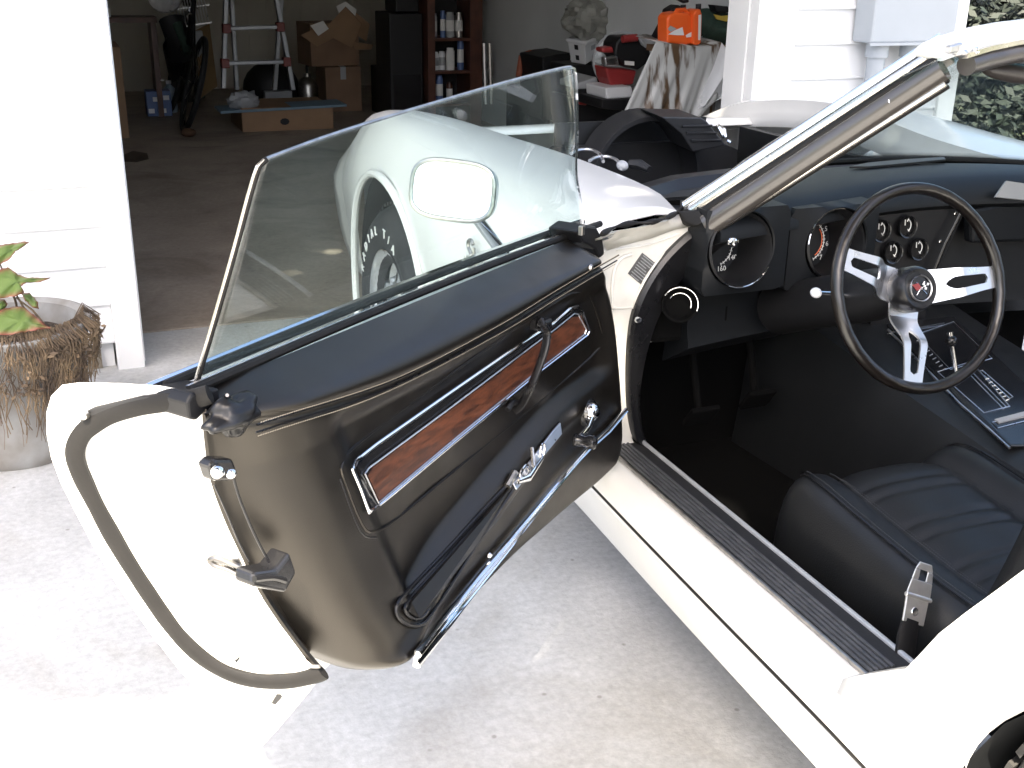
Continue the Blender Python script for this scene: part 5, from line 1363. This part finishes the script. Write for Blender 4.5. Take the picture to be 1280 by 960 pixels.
# dark things under the ladder
t = thing('tool_bag', gz(318, 118), 'dark domed bag under the ladder rungs', 'bag')
MB().ball((gz(318, 118).x, 9.9, .16), .24, .18, .22, 18, 10).build('bag_body', M['blackp'], t, smooth=True)
MB().box((gz(318, 118).x - .10, 9.66, .004), (gz(318, 118).x + .13, 9.74, .16)).build('front_pocket', M['greyp'], t, bevel=.01)
t = thing('plastic_bag', gz(300, 134), 'crumpled white plastic bag on the blue board below the ladder', 'bag')
cc_ = ony(304, 127, y + .1)
def crump(u, v):
    th, ph = u * 6.2832, (v - .5) * 3.1; d = Vector((math.cos(th) * math.cos(ph), math.sin(th) * math.cos(ph), math.sin(ph)))
    return cc_ + Vector((d.x * .11, d.y * .09, d.z * .075)) * (1 + .35 * noise.noise(d * 3.2))
MB().grid(crump, 24, 14).build('bag_body', M['greyp'], t, smooth=True, ang=25)
t = thing('garden_sprayer', gz(366, 122), 'metallic canister right of the ladder foot', 'sprayer')
q = Vector((gz(366, 122).x, 9.8, .004))
MB().lathe([(0, 0), (.08, 0), (.085, .02), (.085, .18), (.06, .23), (.03, .25), (.03, .28), (0, .28)], q, (0, 0, 1), 20).build('canister', M['steel'], t, smooth=True)
MB().tube([q + Vector((0, 0, .28)), q + Vector((.0, 0, .34)), q + Vector((.06, 0, .36))], .012, 8).build('nozzle', M['blackp'], t, smooth=True)
t = thing('vacuum_head', gz(490, 130), 'low black machine with bright prongs beside the bookcase', 'machine')
q = Vector((gz(488, 130).x, 8.9, .004))
MB().ball(q + Vector((0, 0, .06)), .27, .2, .08, 20, 10).build('housing', M['blackp'], t, smooth=True)
for k in range(4): MB().tube([q + Vector((-.02 + k * .025, -.19, .05)), q + Vector((-.01 + k * .025, -.22, .10))], .005, 6).build('prong', M['alu'], t)
t = thing('orange_lantern', ony(486, 74, 9.0), 'small grey and orange lamp beside the black cabinet', 'lamp')
MB().lathe([(0, 0), (.05, 0), (.06, .08), (.04, .12), (0, .12)], Vector((ony(487, 84, 9.3).x, 9.3, .38)), (0, 0, 1), 16).build('lamp_base', M['orange'], t, smooth=True)
MB().lathe([(.04, .121), (.08, .20), (.07, .22), (0, .22)], Vector((ony(487, 84, 9.3).x, 9.3, .38)), (0, 0, 1), 16).build('lamp_top', M['greyp'], t, smooth=True)
MB().box((ony(487, 84, 9.3).x - .12, 9.2, .004), (ony(487, 84, 9.3).x + .10, 9.45, .378)).build('lamp_stand', M['blackp'], t)
# black cabinet and brown bookcase
yb = 8.3
def BX(px, y=yb): return ony(px, 60, y).x
cab = thing('cabinet', (BX(492), yb, .004), 'black cabinet standing left of the brown bookcase', 'cabinet')
MB().box((BX(492), yb + .1, .004), (BX(534), yb + .5, .84)).build('cabinet_body', M['blackp'], cab, bevel=.01)
MB().box((BX(503), yb + .15, .845), (BX(532), yb + .45, 1.06)).build('upper_box', M['blackp'], cab, bevel=.01)
MB().box((BX(496), yb + .09, .10), (BX(530), yb + .0995, .40)).build('cabinet_door', M['blackgloss'], cab)
bc_ = thing('bookcase', (BX(537), yb, .004), 'dark brown bookcase loaded with cans against the right wall', 'bookcase')
MB().box((BX(535), yb, .004), (BX(544), yb + .32, 1.5)).build('side_panel', M['darkwood'], bc_)
MB().box((BX(588), yb, .004), (BX(603), yb + .32, 1.5)).build('side_panel', M['darkwood'], bc_)
MB().box((BX(610), yb + .3, .004), (BX(618), yb + .33, 1.5)).build('side_panel', M['darkwood'], bc_)
for zp in (48, 89, 130): MB().box((BX(544) + .001, yb + .01, ony(560, zp, yb).z - .02), (BX(588) - .001, yb + .31, ony(560, zp, yb).z)).build('shelf', M['darkwood'], bc_)
MB().box((BX(544) + .001, yb + .31, .01), (BX(603), yb + .325, 1.49)).build('back_panel', M['blackp'], bc_)
MB().box((BX(544) + .001, yb + .02, 1.47), (BX(588) - .001, yb + .31, 1.49)).build('shelf', M['darkwood'], bc_)
def can(px, pzb, h, r, m, lab, grp='cans and bottles in the bookcase'):
    z = ony(px, pzb, yb).z + .001; q = Vector((BX(px), yb + .10, z)); t = thing('can', q, lab, 'can', grp)
    MB().lathe([(0, 0), (r, 0), (r, h * .86), (r * .82, h * .93), (r * .82, h), (0, h)], q, (0, 0, 1), 18).build('can_body', M[m], t, smooth=True)
    MB().lathe([(r * 1.01, h * .25), (r * 1.012, h * .26), (r * 1.012, h * .68), (r * 1.01, h * .69)], q, (0, 0, 1), 18).build('label_band', M['paper' if m != 'whitep' else 'greyp'], t, smooth=True)
can(548, 48, .17, .022, 'alu', 'thin shiny can at the left end of the top shelf'); can(559, 48, .19, .02, 'bluepack', 'dark blue bottle with bright neck on the top shelf')
can(568, 48, .18, .032, 'greyp', 'wide grey can in the middle of the top shelf'); can(579, 48, .18, .03, 'steel', 'steel can at the right of the top shelf')
can(548, 89, .13, .034, 'whitep', 'white can at the left end of the middle shelf'); can(557.5, 89, .135, .026, 'whitep', 'narrow white can second on the middle shelf')
can(568, 89, .16, .033, 'paper', 'cream can third on the middle shelf'); can(581, 89, .22, .026, 'bluepack', 'tall dark blue can at the right of the middle shelf')
can(554, 130, .20, .028, 'bluepack', 'blue bottle with a white cap on the lowest shelf'); can(567, 130, .15, .024, 'darkwood', 'brown bottle right on the lowest shelf')
for i, (x, m) in enumerate(((605, 'alu'), (612, 'steel'))):
    pq = MB().tube([gz(x + 1, 122).lerp(ony(x, 52, 8.15), 0) * 0 + ony(x + 2, 130, 8.2), ony(x, 54, 8.2)], .014, 8).build('pole', M[m], None, smooth=True)
    pq['label'] = ('bright' if i == 0 else 'grey') + ' metal pole leaning on the right side of the bookcase'; pq['category'] = 'pole'
# right side against the wall: jack frame, cases, bin, round lid, red tool case
t = thing('hand_truck', ony(655, 95, 7.4), 'orange steel hand truck frame lying by the right wall', 'hand truck')
for a, b in (((652, 70), (648, 96)), ((664, 66), (676, 76)), ((652, 70), (664, 66)), ((676, 74), (680, 95)), ((670, 72), (672, 96))): MB().tube([ony(*a, 7.4), ony(*b, 7.35)], .022, 8).build('frame_tube', M['orangewood'], t, smooth=True)
MB().tube(catmull([ony(*p, 7.38) for p in [(646, 96), (650, 78), (660, 68), (668, 74)]], 5), .010, 8).build('hose', M['blackp'], t, smooth=True)
MB().box((ony(645, 120, 7.5).x, 7.3, .004), (ony(690, 120, 7.5).x, 7.7, .40)).build('truck_base', M['blackp'], t, bevel=.02)
def wallcase(nm, lab, cat, pts, y, d, m, **k):
    o = MB().prism([ony(*p, y) for p in pts], (0, d, 0)).build(nm, M[m], None, bevel=.008); o['label'] = lab; o['category'] = cat; return o
wallcase('tool_case', 'long black case lying behind the orange hand truck', 'case', [(678, 72), (696, 68), (714, 66), (742, 84), (742, 150), (678, 150)], 7.0, .4, 'blackp')
wallcase('black_case', 'black power tool case with grey lid stacked above the door glass edge', 'case', [(722, 104), (746, 96), (750, 110), (748, 116), (722, 112)], 5.9, .25, 'greyp')
wallcase('purple_case', 'dark case with red label in the stack behind the glass corner', 'case', [(720, 112), (752, 110), (756, 122), (720, 122)], 5.88, .25, 'blackp')
wallcase('tool_chest', 'dark tool chest at the bottom of the stack by the right wall', 'tool chest', [(716, 122), (778, 124), (778, 170), (716, 170)], 5.86, .3, 'blackp')
wallcase('red_label_box', 'small box with red and white print in the stack', 'box', [(724, 122.5), (734, 122.5), (734, 132), (724, 131)], 5.84, .018, 'redp')
wallcase('red_sander', 'small red tool lying in the stack of cases', 'tool', [(736, 116), (744, 115), (746, 124), (738, 128)], 5.82, .03, 'redp')
wallcase('white_tray', 'flat white storage tray under the red tool case', 'tray', [(757, 110), (790, 108), (792, 122), (758, 124)], 5.5, .25, 'whitep')
wallcase('black_tray', 'black tray below the white storage tray', 'tray', [(752, 124.5), (800, 123), (800, 140), (752, 136)], 5.48, .3, 'blackp')
wb = thing('storage_bin', ony(728, 80, 6.6), 'white plastic bin with printed sides and a clear bag spilling out of the top', 'bin')
bn = MB(); rim = [ony(*p, 6.45) for p in [(708, 52), (731, 56), (755, 44)]]
A0, A1, A2 = ony(709, 50, 6.6), ony(731, 54, 6.42), ony(756, 43, 6.66)
B0, B1, B2 = ony(714, 78, 6.6), ony(732, 81, 6.45), ony(752, 68, 6.64)
A3, B3 = A0 + A2 - A1, B0 + B2 - B1
bn.loft([[A0, A1, A2, A3], [B0, B1, B2, B3]], True, True); bn.build('bin_body', M['whitep'], wb, bevel=.006)
MB().tube([A0 + Vector((0, -.004, 0)), A1 + Vector((0, -.008, 0)), A2, A3], .012, 8, closed=True).build('bin_rim', M['whitep'], wb, smooth=True)
for s, t_, e0, e1 in ((.35, .15, A0, A1), (.35, .62, A0, A1), (.3, .25, A1, A2)):
    f0, f1 = (B0, B1) if e0 is A0 else (B1, B2)
    P = lambda a, b: e0.lerp(e1, a).lerp(f0.lerp(f1, a), b) + Vector((0, -.004, 0))
    MB().prism([P(s, t_), P(s + .22, t_), P(s + .22, t_ + .22), P(s, t_ + .22)], (0, -.002, 0)).build('printed_mark', M['blackp'] if e0 is A0 else M['greyp'], wb)
cB = (A0 + A2) / 2 + Vector((0, -.05, .10))
def crump2(u, v):
    th, ph = u * 6.2832, (v - .5) * 3.1; d = Vector((math.cos(th) * math.cos(ph), math.sin(th) * math.cos(ph), math.sin(ph)))
    return cB + Vector((d.x * .16, d.y * .13, d.z * .12)) * (1 + .4 * noise.noise(d * 2.6 + Vector((3, 0, 0))))
gb_ = MB().grid(crump2, 36, 20).build('plastic_bag', mat('grey_bag', (.30, .30, .27), .3, vary=.4, vscale=9), None, smooth=True, ang=22)
gb_['label'] = 'crumpled greyish bag heaped in the top of the white bin'; gb_['category'] = 'bag'
wallcase('bin_stand', 'dark box under the white bin', 'box', [(712, 82), (756, 80), (752, 150), (712, 150)], 6.46, .3, 'blackp')
ld = thing('round_lid', ony(775, 70, 5.9), 'large round clear lid with a rim propped by the red tool case', 'lid')
lc = ony(776, 76, 5.9); lr = 33 * depth(lc) / FPX
MB().lathe([(lr, 0), (lr, .006), (0, .03)], lc, (-.35, -1, .15), 40).build('lid_disc', M['clearp'], ld, smooth=True)
MB().lathe([(lr, .012), (lr + .012, .006), (lr + .012, -.006), (lr, -.006)], lc, (-.35, -1, .15), 40).build('lid_rim', M['greyp'], ld, smooth=True)
rt_ = thing('red_tool', ony(785, 100, 5.6), 'black and red circular saw resting on the white tray', 'power tool')
MB().prism([ony(*p, 5.6) for p in [(757, 84), (776, 86), (796, 88), (792, 106), (764, 108), (760, 98)]], (0, .15, 0)).build('guard', M['redp'], rt_, bevel=.01)
MB().prism([ony(*p, 5.56) for p in [(770, 54), (776, 46), (798, 45), (802, 56), (812, 62), (816, 74), (798, 88), (782, 82), (768, 68)]], (0, .16, 0)).build('motor_housing', M['blackp'], rt_, bevel=.012)
MB().prism([ony(*p, 5.54) for p in [(752, 60), (766, 58), (768, 66), (753, 66)]], (0, .08, 0)).build('handle_end', M['redp'], rt_, bevel=.01)
MB().tube([ony(778, 49, 5.54), ony(796, 47, 5.54)], .020, 10).build('handle', M['redp'], rt_, smooth=True)
MB().prism([ony(*p, 5.545) for p in [(756, 72), (772, 70), (774, 82), (757, 82)]], (0, .05, 0)).build('gear_cover', M['alu'], rt_, bevel=.006)
MB().prism([ony(*p, 5.54) for p in [(781, 76), (793, 77), (793, 82), (781, 81)]], (0, .004, 0)).build('label_plate', M['paper'], rt_)

# workbench under a dirty plastic sheet
yt = 4.75
bench = thing('workbench', (2.6, yt, 0), 'workbench by the right wall hidden under a dirty plastic sheet', 'workbench')
zt = ony(850, 57, yt).z - .02
MB().box((2.76, yt + .02, zt - .03), (3.20, yt + .36, zt)).build('bench_top', M['card2'], bench)
for x, y in ((2.80, yt + .06), (3.14, yt + .06), (2.84, yt + .30), (3.14, yt + .30)): MB().box((x, y, .005), (x + .05, y + .05, zt - .031)).build('leg', M['card2'], bench)
MB().box((2.97, yt + .025, .3), (3.19, yt + .05, zt - .031)).build('front_panel', M['greyp'], bench)
tl = [(820, 52), (838, 55), (858, 57), (878, 59), (893, 57), (902, 53)]
bl = [(776, 146), (800, 148), (822, 150), (846, 150), (868, 150), (900, 118)]
topL = catmull([ony(*p, yt) for p in tl], 8); botL = catmull([ony(*p, yt - .05) for p in bl], 8)
rows = []
rows.append([p + Vector((.10, .30, .012)) for p in topL]); rows.append([p + Vector((0, .2, .010)) for p in topL])
for k in range(15):
    t = k / 14
    rows.append([a.lerp(b, t) + Vector((0, -.011 * math.sin(i * .55 + .8 * t) * t - .006 * math.sin(i * 1.37) * t, 0)) for i, (a, b) in enumerate(zip(topL, botL))])
sh1 = MB().loft(rows).build('plastic_sheet', M['sheet'], None, smooth=True, solid=.002, ang=0)
sh1['label'] = 'dirty translucent plastic sheet draped down the front of the workbench'; sh1['category'] = 'plastic sheet'
fl = [[(902, 53), (893, 80), (880, 110), (868, 138)], [(912, 66), (908, 88), (894, 112), (880, 133)], [(920, 90), (916, 98), (908, 114), (890, 128)], [(924, 104), (920, 108), (910, 118), (895, 126)]]
MB().loft([[ony(*p, yt - .03 - .03 * (i % 2)) for p in catmull([Vector((a, b, 0)) for a, b in r], 5) for p in [(p.x, p.y)]] for i, r in enumerate(fl)]).build('sheet_fold', M['whitep'], sh1, smooth=True, solid=.002)
# orange jug and bottle, canvas bag, strap, red can
jb = ony(850, 56, yt + .05)
jug = thing('oil_jug', jb, 'orange oil jug with a white swoosh label on the sheeted workbench', 'jug')
J = lambda x, y, d=0: ony(x, y, yt + .05 + d)
MB().prism([J(*p) for p in [(834, 54), (834, 22), (838, 17), (848, 15), (862, 16), (866, 20), (866, 55), (858, 56)]], (0, .10, 0)).build('jug_body', M['orange'], jug, bevel=.012, seg=3)
MB().tube([J(843, 20, .02), J(846, 13, .02), J(856, 12, .02), J(861, 18, .02)], .010, 8).build('handle', M['orange'], jug, smooth=True)
MB().tube([J(854, 14, .05), J(854, 6, .05)], .013, 12).build('cap', M['blackp'], jug, smooth=True)
MB().tube([J(846, -2, .05), J(854, 2, .05), J(860, 1, .05)], .008, 8).build('spout', M['blackp'], jug, smooth=True)
MB().prism([J(*p, -.0015) for p in [(835, 43), (843, 38), (853, 34), (855, 44), (846, 44)]], (0, -.001, 0)).build('label_swoosh', M['whitep'], jug)
MB().prism([J(*p, -.0015) for p in [(834.5, 36), (838, 32), (846, 36), (838, 40)]], (0, -.001, 0)).build('label_patch', M['greyp'], jug)
MB().prism([J(*p, -.0015) for p in [(857, 44), (864, 40), (865, 46), (858, 47)]], (0, -.001, 0)).build('label_swoosh', M['whitep'], jug)
ob = thing('oil_bottle', J(872, 56), 'narrow orange oil bottle with a white back label right of the jug', 'bottle')
MB().prism([J(*p, -.02) for p in [(866.5, 56), (867, 18), (870, 12), (876, 11), (878, 18), (877, 54), (872, 57)]], (0, .09, 0)).build('bottle_body', M['orange'], ob, bevel=.008)
MB().tube([J(873, 11, .03), J(873, 5, .03)], .013, 12).build('cap', M['blackp'], ob, smooth=True)
MB().prism([J(*p, -.022) for p in [(873, 19), (876.5, 18), (875.5, 50), (872.5, 50)]], (0, -.001, 0)).build('label_panel', M['paper'], ob)
tb = thing('canvas_bag', J(905, 56, .25), 'dark green canvas tool bag with yellow trim behind the orange bottles', 'bag')
def bagp(u, v):
    x = lerp(874, 934, u); top = ps([0, .15, .35, .55, .8, 1], [14, 10, 14, 16, 18, 34], u); y = lerp(58, top, v)
    return ony(x, y, yt + .26 - .07 * math.sin(math.pi * u) * math.sin(math.pi * min(1, v + .1)) + .012 * noise.noise(Vector((x * .09, y * .12, 0))))
rows = [[bagp(i / 24, j / 14) for j in range(15)] for i in range(25)]
bg_ = MB().loft(rows); bg_.loft([[r[-1] for r in rows], [r[-1] + Vector((0, .22, -.02)) for r in rows]])
bg_.build('bag_body', M['green'], tb, smooth=True, ang=60)
MB().prism([J(*p, .16) for p in [(893, 18), (902, 20), (914, 19), (916, 23), (908, 27), (896, 24)]], (0, .01, 0)).build('trim_patch', M['yellow'], tb)
MB().prism([J(*p, .15) for p in [(892, 6), (911, 8), (912, 16), (896, 16)]], (0, .06, 0)).build('bag_handle', M['blackp'], tb, bevel=.006)
sb_ = wallcase('backpack', 'black pack slumped behind the left side of the orange jug', 'bag', [(820, 52), (832, 30), (838, 12), (848, 6), (858, 10), (856, 20), (836, 54)], yt + .2, .08, 'blackp')
rc = ony(937, 30, yt + .2); o = MB().lathe([(0, 0), (.02, 0), (.02, .10), (0, .10)], Vector((rc.x, rc.y, zt + .02)), (0, 0, 1), 16).build('spray_can', M['redp'], None, smooth=True)
o['label'] = 'red can at the right end of the bench by the white door trim'; o['category'] = 'can'

# background foliage far behind the photographer, seen in the mirror and the chrome
tl_ = MB(); rnd = random.Random(5)
for k in range(26):
    x = -26 + k * 2.1; h = rnd.uniform(1.6, 3.6)
    leafball(tl_, (x * 1.6, -44 + rnd.uniform(-2, 2), h * .5), 2.0, 1.8, h * .5, 420, .28)
tl_.build('tree_line', M['leafgreen'], None, kind='stuff')
# unseen tree added to shade the car, its leaves masked along the sun's slope
SX_, SY_ = SUN.x / SUN.z, SUN.y / SUN.z
tree = thing('added_shade_tree', (3.9, -1.6, -.06), 'unseen leafy tree added beside the car to shade the driveway', 'tree')
def gap(x, y):                   # mask keeping leaves out, so sun reaches the chosen patches
    n = .05 * noise.noise(Vector((x * 3.1, y * 3.1, 0)))
    if x < .42 + n and y < 1.66 - .33 * (x - .33) + n: return True
    if y < 1.18 + n and x < 1.75: return True
    return False
cr_ = MB(); rnd = random.Random(11); k = 0
while k < 10500:
    x, y = rnd.uniform(-1.3, 4.4), rnd.uniform(-.3, 6.0); e = .10
    if any(gap(x + a, y + b) for a, b in ((0, 0), (e, 0), (-e, 0), (0, e), (0, -e))): continue
    h = rnd.uniform(6.2, 8.2) + .6 * noise.noise(Vector((x, y, 3)))
    p = Vector((x + SX_ * h, y + SY_ * h, h))
    a = Vector((rnd.gauss(0, 1), rnd.gauss(0, 1), rnd.gauss(0, .5))).normalized(); b = a.orthogonal().normalized(); L = rnd.uniform(.09, .16)
    cr_.add([p - a * L, p + b * L * .6, p + a * L, p - b * L * .6], [(0, 1, 2, 3)]); k += 1
cr_.build('crown', M['leafgreen'], tree)
MB().tube([(3.9, -1.6, -.1), (3.92, -1.6, 2.2), (3.8, -1.6, 4.4), (2.4, -1.4, 6.4)], [.34, .26, .20, .10], 14).build('trunk', M['bark'], tree, smooth=True)
for q in ((-.9, -1.3, 7.2), (.3, -.4, 7.0), (-1.6, -.2, 7.3), (.8, -2.0, 7.0)): MB().tube([(3.8, -1.6, 4.4), ((3.8 + q[0]) / 2, (-1.6 + q[1]) / 2, 6.3), q], [.13, .08, .03], 8).build('limb', M['bark'], tree, smooth=True)
